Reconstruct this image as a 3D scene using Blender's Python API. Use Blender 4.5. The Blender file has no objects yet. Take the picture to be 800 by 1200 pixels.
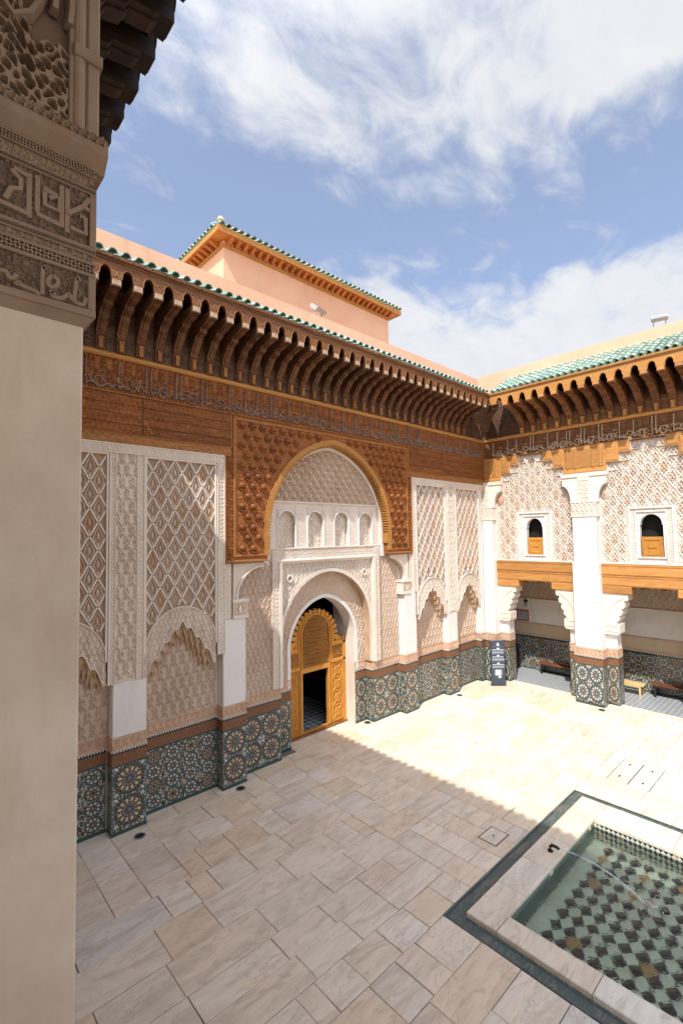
import bpy, bmesh, math, random
import numpy as np
from math import pi, sin, cos, radians, sqrt
from mathutils import Matrix, Vector, Euler

scene = bpy.context.scene
random.seed(7); np.random.seed(7)
COL = scene.collection

# ------------------------------------------------------------------ camera
F_PX = 553.76
YAW, PITCH, ROLL = radians(47.01), radians(2.814), radians(-0.834)
fw = Vector((cos(YAW)*cos(PITCH), sin(YAW)*cos(PITCH), sin(PITCH)))
rt = Vector((sin(YAW), -cos(YAW), 0)); up = rt.cross(fw)
rt2 = rt*cos(ROLL) + up*sin(ROLL); up2 = up*cos(ROLL) - rt*sin(ROLL)
cd = bpy.data.cameras.new("camera"); cam = bpy.data.objects.new("camera", cd); COL.objects.link(cam)
m3 = Matrix((rt2, up2, -fw)).transposed()
cam.matrix_world = Matrix.Translation((0, 0, 6)) @ m3.to_4x4()
cd.sensor_fit = 'HORIZONTAL'; cd.sensor_width = 36; cd.lens = 36*F_PX/800
cd.clip_start = 0.05; cd.clip_end = 3000
scene.camera = cam

# ------------------------------------------------------------------ light, sky, exposure
SUN = Vector((0.697, 0.31, -1.0))
SUN_STRENGTH, SKY_STRENGTH, EXPOSURE = 2.15, 0.15, 1.36
sd = bpy.data.lights.new("sun", 'SUN'); sun = bpy.data.objects.new("sun", sd); COL.objects.link(sun)
sd.energy = SUN_STRENGTH; sd.angle = radians(0.55); sd.color = (1.0, 0.98, 0.945)
sun.rotation_euler = SUN.to_track_quat('-Z', 'Y').to_euler(); sun.location = (-20, -9, 40)
world = bpy.data.worlds.new("World"); scene.world = world; world.use_nodes = True

def build_world():
    nt = world.node_tree; N = nt.nodes; L = nt.links; N.clear()
    out = N.new('ShaderNodeOutputWorld'); bg = N.new('ShaderNodeBackground'); L.new(bg.outputs[0], out.inputs[0])
    sky = N.new('ShaderNodeTexSky'); sky.sky_type = 'NISHITA'; sky.sun_disc = False
    toS = -SUN.normalized()
    sky.sun_elevation = math.asin(toS.z); sky.sun_rotation = math.atan2(toS.x, toS.y)
    sky.altitude = 450; sky.air_density = 1.0; sky.dust_density = 1.0; sky.ozone_density = 2.0
    tc = N.new('ShaderNodeTexCoord'); sep = N.new('ShaderNodeSeparateXYZ'); L.new(tc.outputs['Generated'], sep.inputs[0])
    def math_(op, a, b=None, c=None):
        n = N.new('ShaderNodeMath'); n.operation = op
        for i, v in enumerate((a, b, c)):
            if v is None: continue
            if isinstance(v, (int, float)): n.inputs[i].default_value = v
            else: L.new(v, n.inputs[i])
        return n.outputs[0]
    zc = math_('MAXIMUM', sep.outputs[2], 0.03)
    zz = math_('ADD', zc, 0.16)
    px = math_('DIVIDE', sep.outputs[0], zz); py = math_('DIVIDE', sep.outputs[1], zz)
    cmb = N.new('ShaderNodeCombineXYZ'); L.new(px, cmb.inputs[0]); L.new(py, cmb.inputs[1])
    mp = N.new('ShaderNodeMapping'); L.new(cmb.outputs[0], mp.inputs[0])
    mp.inputs['Rotation'].default_value = (0, 0, radians(-38)); mp.inputs['Scale'].default_value = (1.25, 1.75, 1); mp.inputs['Location'].default_value = (3.35, 1.9, 0.4)
    n1 = N.new('ShaderNodeTexNoise'); n1.inputs['Scale'].default_value = 1.5; n1.inputs['Detail'].default_value = 10; n1.inputs['Roughness'].default_value = 0.56; n1.inputs['Distortion'].default_value = 0.25
    L.new(mp.outputs[0], n1.inputs[0])
    n2 = N.new('ShaderNodeTexNoise'); n2.inputs['Scale'].default_value = 5.5; n2.inputs['Detail'].default_value = 8; n2.inputs['Roughness'].default_value = 0.6; n2.inputs['Distortion'].default_value = 0.6
    L.new(mp.outputs[0], n2.inputs[0])
    # cloud cover changes with the height above the horizon: a low bank, a clear belt, a high sheet
    cover = N.new('ShaderNodeValToRGB'); L.new(zc, cover.inputs[0])
    cr = cover.color_ramp; cr.interpolation = 'EASE'
    pts = [(0.0, 0.70), (0.30, 0.70), (0.42, 0.635), (0.48, 0.45), (0.55, 0.41), (0.61, 0.49), (0.67, 0.605), (0.74, 0.585), (0.82, 0.62), (1.0, 0.52)]
    cr.elements[0].position = 0; cr.elements[0].color = (pts[0][1],)*3 + (1,)
    cr.elements[1].position = 1; cr.elements[1].color = (pts[-1][1],)*3 + (1,)
    for p, v in pts[1:-1]:
        e = cr.elements.new(p); e.color = (v, v, v, 1)
    cov = N.new('ShaderNodeSeparateColor'); L.new(cover.outputs[0], cov.inputs[0])
    d = math_('ADD', math_('MULTIPLY', n1.outputs[0], 0.68), math_('MULTIPLY', n2.outputs[0], 0.32))
    d = math_('ADD', d, cov.outputs[0])
    mr = N.new('ShaderNodeMapRange'); mr.interpolation_type = 'SMOOTHSTEP'; L.new(d, mr.inputs[0])
    mr.inputs[1].default_value = 0.955; mr.inputs[2].default_value = 1.165; mr.inputs[3].default_value = 0.0; mr.inputs[4].default_value = 0.96
    # shading inside the clouds
    rr = N.new('ShaderNodeMapRange'); L.new(n2.outputs[0], rr.inputs[0]); rr.inputs[1].default_value = 0.3; rr.inputs[2].default_value = 0.72; rr.inputs[3].default_value = 0.72; rr.inputs[4].default_value = 1.0
    cc = N.new('ShaderNodeMix'); cc.data_type = 'RGBA'; L.new(rr.outputs[0], cc.inputs[0])
    cc.inputs[6].default_value = (1.45, 1.62, 1.95, 1); cc.inputs[7].default_value = (2.35, 2.36, 2.42, 1)
    tint = N.new('ShaderNodeMix'); tint.data_type = 'RGBA'; tint.inputs[0].default_value = 0.6
    L.new(sky.outputs[0], tint.inputs[6]); tint.inputs[7].default_value = (0.85, 0.92, 1.15, 1)
    mx = N.new('ShaderNodeMix'); mx.data_type = 'RGBA'; L.new(mr.outputs[0], mx.inputs[0]); L.new(tint.outputs[2], mx.inputs[6]); L.new(cc.outputs[2], mx.inputs[7])
    # the sky and the clouds brighten towards the sun
    dp = N.new('ShaderNodeVectorMath'); dp.operation = 'DOT_PRODUCT'; L.new(tc.outputs['Generated'], dp.inputs[0]); dp.inputs[1].default_value = tuple(-SUN.normalized())
    gl = N.new('ShaderNodeMapRange'); gl.interpolation_type = 'SMOOTHSTEP'; L.new(dp.outputs['Value'], gl.inputs[0]); gl.inputs[1].default_value = 0.1; gl.inputs[2].default_value = 1.0; gl.inputs[3].default_value = 1.0; gl.inputs[4].default_value = 2.4
    br = N.new('ShaderNodeVectorMath'); br.operation = 'SCALE'; L.new(mx.outputs[2], br.inputs[0]); L.new(gl.outputs[0], br.inputs['Scale'])
    L.new(br.outputs[0], bg.inputs[0]); bg.inputs[1].default_value = SKY_STRENGTH
build_world()
scene.view_settings.view_transform = 'Standard'; scene.view_settings.look = 'None'
scene.view_settings.exposure = EXPOSURE; scene.view_settings.gamma = 1.0
scene.render.engine = 'CYCLES'
scene.cycles.max_bounces = 8; scene.cycles.diffuse_bounces = 5; scene.cycles.transparent_max_bounces = 8
scene.cycles.use_denoising = True

# ------------------------------------------------------------------ materials
def newmat(name):
    m = bpy.data.materials.new(name); m.use_nodes = True
    return m, m.node_tree.nodes, m.node_tree.links, m.node_tree.nodes['Principled BSDF']

def ramp(N, L, fac, stops, interp='LINEAR'):
    r = N.new('ShaderNodeValToRGB'); L.new(fac, r.inputs[0]); e = r.color_ramp.elements; r.color_ramp.interpolation = interp
    e[0].position = stops[0][0]; e[0].color = tuple(stops[0][1]) + (1,)
    e[1].position = stops[-1][0]; e[1].color = tuple(stops[-1][1]) + (1,)
    for p, c in stops[1:-1]:
        q = e.new(p); q.color = tuple(c) + (1,)
    return r.outputs[0]

def coords(N, L, kind, scale=(1, 1, 1), rot=(0, 0, 0), objrand=False):
    mp = N.new('ShaderNodeMapping')
    if kind == 'world': L.new(N.new('ShaderNodeNewGeometry').outputs['Position'], mp.inputs[0])
    else: L.new(N.new('ShaderNodeTexCoord').outputs['Object'], mp.inputs[0])
    mp.inputs['Scale'].default_value = scale; mp.inputs['Rotation'].default_value = rot
    if objrand:
        oi = N.new('ShaderNodeObjectInfo'); ml = N.new('ShaderNodeVectorMath'); ml.operation = 'SCALE'
        cb = N.new('ShaderNodeCombineXYZ')
        for i in range(3): L.new(oi.outputs['Random'], cb.inputs[i])
        L.new(cb.outputs[0], ml.inputs[0]); ml.inputs['Scale'].default_value = 43.0
        L.new(ml.outputs[0], mp.inputs['Location'])
    return mp.outputs[0]

def noise(N, L, vec, scale, detail=5, rough=0.55, dist=0.0):
    n = N.new('ShaderNodeTexNoise'); L.new(vec, n.inputs[0])
    n.inputs['Scale'].default_value = scale; n.inputs['Detail'].default_value = detail
    n.inputs['Roughness'].default_value = rough; n.inputs['Distortion'].default_value = dist
    return n.outputs[0]

def bump(N, L, h, strength, dist, bs, prev=None):
    b = N.new('ShaderNodeBump'); b.inputs['Strength'].default_value = strength; b.inputs['Distance'].default_value = dist
    L.new(h, b.inputs['Height'])
    if prev: L.new(prev, b.inputs['Normal'])
    L.new(b.outputs[0], bs.inputs['Normal']); return b.outputs[0]

def mixc(N, L, fac, a, b, mode='MIX'):
    n = N.new('ShaderNodeMix'); n.data_type = 'RGBA'; n.blend_type = mode
    for i, v in ((0, fac), (6, a), (7, b)):
        if isinstance(v, (int, float)): n.inputs[i].default_value = v
        elif isinstance(v, tuple): n.inputs[i].default_value = v + (1,)
        else: L.new(v, n.inputs[i])
    return n.outputs[2]

def plaster(name, c1, c2, scale=1.3, rough=0.85, fine=0.25, stain=None, bscale=30, bdist=0.006):
    m, N, L, B = newmat(name); v = coords(N, L, 'world')
    a = noise(N, L, v, scale, 6, 0.6); col = ramp(N, L, a, [(0.3, c1), (0.7, c2)])
    if stain:
        vs = coords(N, L, 'world', (2.2, 2.2, 0.5)); s = noise(N, L, vs, 1.1, 6, 0.65)
        r = N.new('ShaderNodeMapRange'); L.new(s, r.inputs[0]); r.inputs[1].default_value = 0.54; r.inputs[2].default_value = 0.72; r.inputs[4].default_value = 0.5
        col = mixc(N, L, r.outputs[0], col, stain)
    L.new(col, B.inputs['Base Color']); B.inputs['Roughness'].default_value = rough; B.inputs['Specular IOR Level'].default_value = 0.2
    bump(N, L, noise(N, L, v, bscale, 4, 0.6), fine, bdist, B)
    return m

def wood(name, c1, c2, c3, grain=(1, 1, 9), rough=0.55, carve=0.0, cscale=22, objrand=True):
    m, N, L, B = newmat(name); v = coords(N, L, 'world', grain, objrand=objrand)
    a = noise(N, L, v, 2.2, 7, 0.65, 0.5); col = ramp(N, L, a, [(0.25, c1), (0.5, c2), (0.75, c3)])
    oi = N.new('ShaderNodeObjectInfo'); r = N.new('ShaderNodeMapRange'); L.new(oi.outputs['Random'], r.inputs[0]); r.inputs[3].default_value = 0.8; r.inputs[4].default_value = 1.15
    sc = N.new('ShaderNodeVectorMath'); sc.operation = 'SCALE'; L.new(col, sc.inputs[0]); L.new(r.outputs[0], sc.inputs['Scale'])
    L.new(sc.outputs[0], B.inputs['Base Color']); B.inputs['Roughness'].default_value = rough; B.inputs['Specular IOR Level'].default_value = 0.3
    p = bump(N, L, a, 0.35, 0.01, B)
    if carve:
        w = coords(N, L, 'world'); vo = N.new('ShaderNodeTexVoronoi'); vo.feature = 'SMOOTH_F1'; vo.inputs['Scale'].default_value = cscale
        wn = noise(N, L, w, 9, 3); dv = N.new('ShaderNodeVectorMath'); dv.operation = 'ADD'; L.new(w, dv.inputs[0])
        s2 = N.new('ShaderNodeVectorMath'); s2.operation = 'SCALE'; s2.inputs['Scale'].default_value = 0.12; L.new(N.new('ShaderNodeTexNoise').outputs[1], s2.inputs[0]); L.new(s2.outputs[0], dv.inputs[1])
        L.new(dv.outputs[0], vo.inputs['Vector'])
        bump(N, L, vo.outputs['Distance'], carve, 0.03, B, p)
    return m

def flat(name, c, rough=0.5, metal=0.0, spec=0.4, coat=0.0):
    m, N, L, B = newmat(name); B.inputs['Base Color'].default_value = tuple(c) + (1,)
    B.inputs['Roughness'].default_value = rough; B.inputs['Metallic'].default_value = metal; B.inputs['Specular IOR Level'].default_value = spec; B.inputs['Coat Weight'].default_value = coat
    v = coords(N, L, 'world'); a = noise(N, L, v, 14, 4)
    col = mixc(N, L, a, tuple(x*0.82 for x in c), tuple(min(1, x*1.15) for x in c)); L.new(col, B.inputs['Base Color'])
    return m

def mosaic(name, stops, s=0.035, rough=0.3, diag=True):
    m, N, L, B = newmat(name); v = coords(N, L, 'world'); sp = N.new('ShaderNodeSeparateXYZ'); L.new(v, sp.inputs[0])
    def M(op, a, b):
        n = N.new('ShaderNodeMath'); n.operation = op
        for i, q in enumerate((a, b)):
            if isinstance(q, (int, float)): n.inputs[i].default_value = q
            else: L.new(q, n.inputs[i])
        return n.outputs[0]
    h = M('ADD', sp.outputs[0], sp.outputs[1]); z = sp.outputs[2]
    if diag: p, q = M('DIVIDE', M('ADD', h, z), s*1.414), M('DIVIDE', M('SUBTRACT', h, z), s*1.414)
    else: p, q = M('DIVIDE', h, s), M('DIVIDE', z, s)
    cb = N.new('ShaderNodeCombineXYZ'); L.new(M('FLOOR', p, 0), cb.inputs[0]); L.new(M('FLOOR', q, 0), cb.inputs[1])
    wn = N.new('ShaderNodeTexWhiteNoise'); wn.noise_dimensions = '2D'; L.new(cb.outputs[0], wn.inputs['Vector'])
    col = ramp(N, L, wn.outputs[0], stops, 'CONSTANT')
    L.new(col, B.inputs['Base Color']); B.inputs['Roughness'].default_value = rough
    return m

M = {}
M['white'] = plaster('white_plaster', (0.70, 0.66, 0.61), (0.78, 0.745, 0.69), 0.9, fine=0.12, stain=(0.56, 0.47, 0.38), bscale=9, bdist=0.012)
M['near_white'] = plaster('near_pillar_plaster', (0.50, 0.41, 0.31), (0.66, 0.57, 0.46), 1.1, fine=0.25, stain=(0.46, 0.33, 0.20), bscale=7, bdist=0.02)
M['near_stucco'] = plaster('near_shaded_stucco', (0.24, 0.17, 0.125), (0.32, 0.24, 0.18), 3, stain=(0.27, 0.17, 0.09), bscale=60)  # base colour darkened to hold the shadow on the near pillar's carving
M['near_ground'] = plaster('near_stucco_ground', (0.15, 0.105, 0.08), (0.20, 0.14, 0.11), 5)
M['stucco'] = plaster('carved_stucco', (0.62, 0.515, 0.415), (0.73, 0.635, 0.535), 1.2, stain=(0.52, 0.36, 0.25))
M['lattice'] = plaster('stucco_lattice', (0.68, 0.58, 0.49), (0.76, 0.67, 0.57), 1.2)
M['ground_tan'] = plaster('stucco_ground', (0.34, 0.23, 0.155), (0.45, 0.33, 0.24), 0.9, stain=(0.34, 0.19, 0.10), bscale=45)
M['motif'] = plaster('stucco_motif', (0.52, 0.39, 0.295), (0.66, 0.54, 0.43), 1.6)
def vary(m, lo, hi):
    # pieces differ a little in tone from one to the next
    N, L = m.node_tree.nodes, m.node_tree.links; B = N['Principled BSDF']; src = B.inputs['Base Color'].links[0].from_socket
    oi = N.new('ShaderNodeObjectInfo'); col = ramp(N, L, oi.outputs['Random'], [(0, lo), (0.5, (1, 1, 1)), (1, hi)]); L.new(mixc(N, L, 1.0, src, col, 'MULTIPLY'), B.inputs['Base Color'])
vary(M['motif'], (0.92, 0.74, 0.58), (0.84, 0.80, 0.84))
M['field'] = plaster('stucco_arabesque', (0.50, 0.365, 0.265), (0.62, 0.485, 0.375), 0.8, stain=(0.47, 0.31, 0.19))
M['muqarnas'] = plaster('ochre_stucco', (0.44, 0.28, 0.16), (0.58, 0.42, 0.28), 3)
M['callig_stucco'] = plaster('pink_stucco_band', (0.50, 0.31, 0.20), (0.62, 0.43, 0.30), 2.0)
M['brownband'] = plaster('brown_tile_band', (0.09, 0.035, 0.018), (0.30, 0.15, 0.08), 34, 0.5)
M['salmon'] = plaster('salmon_render', (0.68, 0.385, 0.24), (0.75, 0.46, 0.31), 0.6, fine=0.2, stain=(0.55, 0.33, 0.22))
M['tanband'] = plaster('tan_plaster', (0.50, 0.38, 0.25), (0.58, 0.46, 0.32), 1.5)
M['cedar'] = wood('carved_cedar', (0.14, 0.044, 0.011), (0.265, 0.086, 0.02), (0.38, 0.145, 0.036), carve=0.9, cscale=18)
M['cedar_frame'] = wood('cedar_moulding', (0.21, 0.08, 0.022), (0.32, 0.13, 0.035), (0.42, 0.19, 0.055))
M['cedar_boss'] = wood('cedar_boss', (0.15, 0.048, 0.013), (0.25, 0.083, 0.021), (0.35, 0.135, 0.036))
M['cedar_dark'] = wood('aged_cedar', (0.045, 0.022, 0.013), (0.10, 0.049, 0.026), (0.18, 0.095, 0.052), carve=0.8, cscale=20)
M['corbel_wood'] = wood('corbel_cedar', (0.07, 0.029, 0.014), (0.14, 0.058, 0.026), (0.23, 0.11, 0.05), carve=0.6, cscale=30)
M['cedar_brown'] = wood('brown_cedar', (0.10, 0.04, 0.017), (0.19, 0.078, 0.03), (0.30, 0.14, 0.055), carve=0.5, cscale=30)
M['cedar_black'] = wood('shade_darkened_wood', (0.010, 0.006, 0.005), (0.024, 0.012, 0.008), (0.055, 0.02, 0.010))  # near-black colour also holds the shade under the eaves and indoors
M['honey'] = wood('honey_wood', (0.36, 0.155, 0.042), (0.47, 0.215, 0.062), (0.56, 0.29, 0.095), grain=(1, 1, 7))
M['gold'] = wood('gold_wood_trim', (0.36, 0.155, 0.038), (0.45, 0.21, 0.052), (0.52, 0.265, 0.075))
M['door'] = wood('golden_door_wood', (0.40, 0.165, 0.024), (0.52, 0.225, 0.036), (0.62, 0.30, 0.06), grain=(7, 7, 1), rough=0.4)
M['door_carved'] = wood('carved_door_wood', (0.28, 0.11, 0.022), (0.40, 0.17, 0.036), (0.52, 0.25, 0.06), carve=0.8, cscale=24)
M['letter'] = plaster('faded_letter_paint', (0.17, 0.105, 0.07), (0.30, 0.215, 0.165), 5)
M['letter_pale'] = plaster('pale_letter_paint', (0.36, 0.23, 0.13), (0.55, 0.41, 0.29), 5)
M['black'] = flat('unlit_interior_black', (0.012, 0.011, 0.01), 0.9)  # black colour that stands for unlit insides
M['blackmetal'] = flat('black_metal', (0.03, 0.03, 0.033), 0.45, 0.3)
M['zbase'] = mosaic('zellige_ground', [(0, (0.02, 0.028, 0.03)), (0.27, (0.055, 0.10, 0.09)), (0.45, (0.09, 0.14, 0.15)), (0.58, (0.40, 0.37, 0.30)), (0.80, (0.33, 0.17, 0.07)), (0.94, (0.02, 0.028, 0.03))], 0.03)
M['zcheck'] = mosaic('zellige_green_check', [(0, (0.02, 0.06, 0.055)), (0.4, (0.30, 0.32, 0.30)), (0.7, (0.05, 0.12, 0.10))], 0.03, diag=False)
def diamond_net(name, w, h, c1, c2, c3):
    m, N, L, B = newmat(name); v = coords(N, L, 'world'); sp = N.new('ShaderNodeSeparateXYZ'); L.new(v, sp.inputs[0])
    def Q(op, a, b=0):
        n = N.new('ShaderNodeMath'); n.operation = op
        for i, q in enumerate((a, b)):
            if isinstance(q, (int, float)): n.inputs[i].default_value = q
            else: L.new(q, n.inputs[i])
        return n.outputs[0]
    u = Q('DIVIDE', Q('ADD', sp.outputs[0], sp.outputs[1]), w); z = Q('DIVIDE', sp.outputs[2], h)
    p, q = Q('FLOOR', Q('ADD', u, z)), Q('FLOOR', Q('SUBTRACT', u, z))
    par = Q('GREATER_THAN', Q('ABSOLUTE', Q('MODULO', Q('ADD', p, q), 2)), .5)
    cb = N.new('ShaderNodeCombineXYZ'); L.new(p, cb.inputs[0]); L.new(q, cb.inputs[1]); wn = N.new('ShaderNodeTexWhiteNoise'); wn.noise_dimensions = '2D'; L.new(cb.outputs[0], wn.inputs['Vector'])
    dark = mixc(N, L, Q('GREATER_THAN', wn.outputs[0], .86), c1, c3)
    L.new(mixc(N, L, par, dark, c2), B.inputs['Base Color']); B.inputs['Roughness'].default_value = .25; return m
M['zpool'] = diamond_net('pool_wall_diamonds', .085, .13, (0.02, 0.03, 0.03), (0.55, 0.54, 0.46), (0.36, 0.22, 0.06))
M['zpoolgreen'] = diamond_net('pool_wall_green_net', .05, .05, (0.02, 0.055, 0.045), (0.20, 0.26, 0.22), (0.05, 0.10, 0.08))
for k, c in dict(z_night=(0.045, 0.06, 0.055), z_black=(0.012, 0.014, 0.02), z_green=(0.03, 0.066, 0.052), z_teal=(0.10, 0.185, 0.155), z_blue=(0.13, 0.165, 0.215), z_white=(0.56, 0.54, 0.48), z_ochre=(0.42, 0.22, 0.085), z_brown=(0.30, 0.125, 0.06), z_cream=(0.52, 0.40, 0.24)).items():
    M[k] = flat(k, c, 0.22, coat=0.3)
M['gravelline'] = flat('joint_mortar', (0.20, 0.165, 0.13), 0.95)
M['steel'] = flat('grey_steel', (0.35, 0.36, 0.37), 0.4, 0.7)
M['lampwhite'] = flat('pale_lamp_housing', (0.36, 0.35, 0.33), 0.5)
M['glass'] = flat('lamp_glass', (0.30, 0.31, 0.30), 0.1)
M['slate'] = flat('slate_blue_panel', (0.045, 0.058, 0.078), 0.4)
M['print'] = flat('pale_print', (0.55, 0.58, 0.62), 0.6)
M['printdim'] = flat('grey_print', (0.24, 0.28, 0.34), 0.6)
M['redframe'] = flat('red_frame', (0.33, 0.045, 0.03), 0.5)
M['paper'] = flat('notice_paper', (0.42, 0.42, 0.40), 0.7)
M['benchwood'] = wood('bench_wood', (0.09, 0.03, 0.012), (0.15, 0.05, 0.02), (0.22, 0.09, 0.035))
M['stool'] = wood('pale_bench_wood', (0.50, 0.33, 0.14), (0.62, 0.44, 0.2), (0.7, 0.52, 0.27))
M['bronze'] = flat('dark_bronze', (0.06, 0.055, 0.045), 0.35, 0.8)

def tile_mat():
    m, N, L, B = newmat('glazed_green_tile'); v = coords(N, L, 'world')
    oi = N.new('ShaderNodeObjectInfo')
    c = ramp(N, L, oi.outputs['Random'], [(0, (0.10, 0.24, 0.19)), (0.4, (0.17, 0.33, 0.275)), (0.75, (0.25, 0.38, 0.32)), (1, (0.42, 0.45, 0.36))])
    n = noise(N, L, v, 16, 6, 0.7); r = N.new('ShaderNodeMapRange'); L.new(n, r.inputs[0]); r.inputs[1].default_value = 0.46; r.inputs[2].default_value = 0.62; r.inputs[4].default_value = 0.8
    L.new(mixc(N, L, r.outputs[0], c, (0.55, 0.53, 0.42)), B.inputs['Base Color']); B.inputs['Roughness'].default_value = 0.3; B.inputs['Specular IOR Level'].default_value = 0.5
    bump(N, L, n, 0.3, 0.01, B); return m
M['tile'] = tile_mat()
M['tilepan'] = plaster('channel_tile', (0.10, 0.22, 0.16), (0.22, 0.34, 0.26), 9, 0.35)

def marble(name, palette, rough=0.32):
    m, N, L, B = newmat(name); v = coords(N, L, 'object', objrand=True)
    oi = N.new('ShaderNodeObjectInfo')
    base = ramp(N, L, oi.outputs['Random'], palette)
    # long soft bands of stain running through each slab
    vb = coords(N, L, 'object', (0.6, 2.4, 1), (0, 0, 0.35), objrand=True); mpn = vb.node
    rz = N.new('ShaderNodeMapRange'); L.new(oi.outputs['Random'], rz.inputs[0]); rz.inputs[3].default_value = -9; rz.inputs[4].default_value = 9
    cz = N.new('ShaderNodeCombineXYZ'); L.new(rz.outputs[0], cz.inputs[2]); L.new(cz.outputs[0], mpn.inputs['Rotation'])
    b = noise(N, L, vb, 1.6, 8, 0.62, 1.1)
    band = ramp(N, L, b, [(0.28, (0.66, 0.62, 0.57)), (0.45, (0.88, 0.845, 0.79)), (0.6, (1.0, 0.98, 0.95)), (0.74, (1.0, 0.84, 0.62))])
    col = mixc(N, L, 0.85, base, band, 'MULTIPLY')
    # thin veins
    w = noise(N, L, vb, 1.5, 9, 0.6, 0.7)
    s = N.new('ShaderNodeMath'); s.operation = 'SUBTRACT'; L.new(w, s.inputs[0]); s.inputs[1].default_value = 0.5
    a = N.new('ShaderNodeMath'); a.operation = 'ABSOLUTE'; L.new(s.outputs[0], a.inputs[0])
    r = N.new('ShaderNodeMapRange'); L.new(a.outputs[0], r.inputs[0]); r.inputs[1].default_value = 0.0; r.inputs[2].default_value = 0.016; r.inputs[3].default_value = 0.42; r.inputs[4].default_value = 0.0
    col = mixc(N, L, r.outputs[0], col, (0.38, 0.27, 0.17))
    wv = coords(N, L, 'world'); d = noise(N, L, wv, 0.55, 6, 0.6)
    dr = N.new('ShaderNodeMapRange'); L.new(d, dr.inputs[0]); dr.inputs[1].default_value = 0.56; dr.inputs[2].default_value = 0.74; dr.inputs[4].default_value = 0.4
    col = mixc(N, L, dr.outputs[0], col, (0.40, 0.27, 0.15))
    L.new(col, B.inputs['Base Color']); B.inputs['Roughness'].default_value = rough; B.inputs['Specular IOR Level'].default_value = 0.35
    n = noise(N, L, v, 7, 6, 0.6)
    rg = N.new('ShaderNodeMapRange'); L.new(n, rg.inputs[0]); rg.inputs[3].default_value = rough*0.8; rg.inputs[4].default_value = rough*1.7; L.new(rg.outputs[0], B.inputs['Roughness'])
    bump(N, L, n, 0.10, 0.01, B); return m
M['marble'] = marble('worn_marble', [(0, (0.70, 0.61, 0.50)), (0.25, (0.77, 0.665, 0.53)), (0.5, (0.81, 0.70, 0.56)), (0.72, (0.75, 0.60, 0.43)), (0.9, (0.83, 0.74, 0.615)), (1, (0.69, 0.63, 0.565))], 0.42)
M['coping'] = marble('pale_coping_marble', [(0, (0.72, 0.66, 0.57)), (0.5, (0.76, 0.64, 0.48)), (1, (0.78, 0.73, 0.65))], 0.35)
M['drainstone'] = marble('dark_green_marble', [(0, (0.07, 0.10, 0.095)), (1, (0.10, 0.14, 0.13))], 0.3)

def water_mat():
    m, N, L, B = newmat('pool_water'); N.remove(B); out = N['Material Output']
    t = N.new('ShaderNodeBsdfTransparent'); t.inputs[0].default_value = (0.86, 0.94, 0.90, 1)
    g = N.new('ShaderNodeBsdfGlossy'); g.inputs['Roughness'].default_value = 0.04
    fr = N.new('ShaderNodeFresnel'); fr.inputs[0].default_value = 1.33
    v = coords(N, L, 'world'); h = noise(N, L, v, 7, 4, 0.5, 0.6); h2 = noise(N, L, v, 22, 3, 0.5, 0.4)
    b = N.new('ShaderNodeBump'); b.inputs['Strength'].default_value = 0.6; b.inputs['Distance'].default_value = 0.09; L.new(h, b.inputs['Height'])
    b2 = N.new('ShaderNodeBump'); b2.inputs['Strength'].default_value = 0.4; b2.inputs['Distance'].default_value = 0.02; L.new(h2, b2.inputs['Height']); L.new(b.outputs[0], b2.inputs['Normal'])
    L.new(b2.outputs[0], g.inputs['Normal']); L.new(b2.outputs[0], fr.inputs['Normal'])
    rf = N.new('ShaderNodeBsdfRefraction'); rf.inputs['Color'].default_value = (0.86, 0.94, 0.90, 1); rf.inputs['Roughness'].default_value = 0.0; rf.inputs['IOR'].default_value = 1.09; L.new(b2.outputs[0], rf.inputs['Normal'])
    m0 = N.new('ShaderNodeMixShader'); m0.inputs[0].default_value = 0.92; L.new(t.outputs[0], m0.inputs[1]); L.new(rf.outputs[0], m0.inputs[2]); t = m0
    mx = N.new('ShaderNodeMixShader'); L.new(fr.outputs[0], mx.inputs[0]); L.new(t.outputs[0], mx.inputs[1]); L.new(g.outputs[0], mx.inputs[2])
    L.new(mx.outputs[0], out.inputs[0]); return m
M['water'] = water_mat()
def jet_mat():
    m, N, L, B = newmat('falling_water'); out = N['Material Output']
    B.inputs['Base Color'].default_value = (0.8, 0.85, 0.85, 1); B.inputs['Roughness'].default_value = 0.15
    v = coords(N, L, 'world'); n = noise(N, L, v, 40, 5)
    t = N.new('ShaderNodeBsdfTransparent'); mx = N.new('ShaderNodeMixShader')
    r = N.new('ShaderNodeMapRange'); L.new(n, r.inputs[0]); r.inputs[1].default_value = 0.4; r.inputs[2].default_value = 0.65; r.inputs[3].default_value = 0.0; r.inputs[4].default_value = 0.75
    L.new(r.outputs[0], mx.inputs[0]); L.new(t.outputs[0], mx.inputs[1]); L.new(B.outputs[0], mx.inputs[2]); L.new(mx.outputs[0], out.inputs[0]); return m
M['jet'] = jet_mat()

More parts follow.
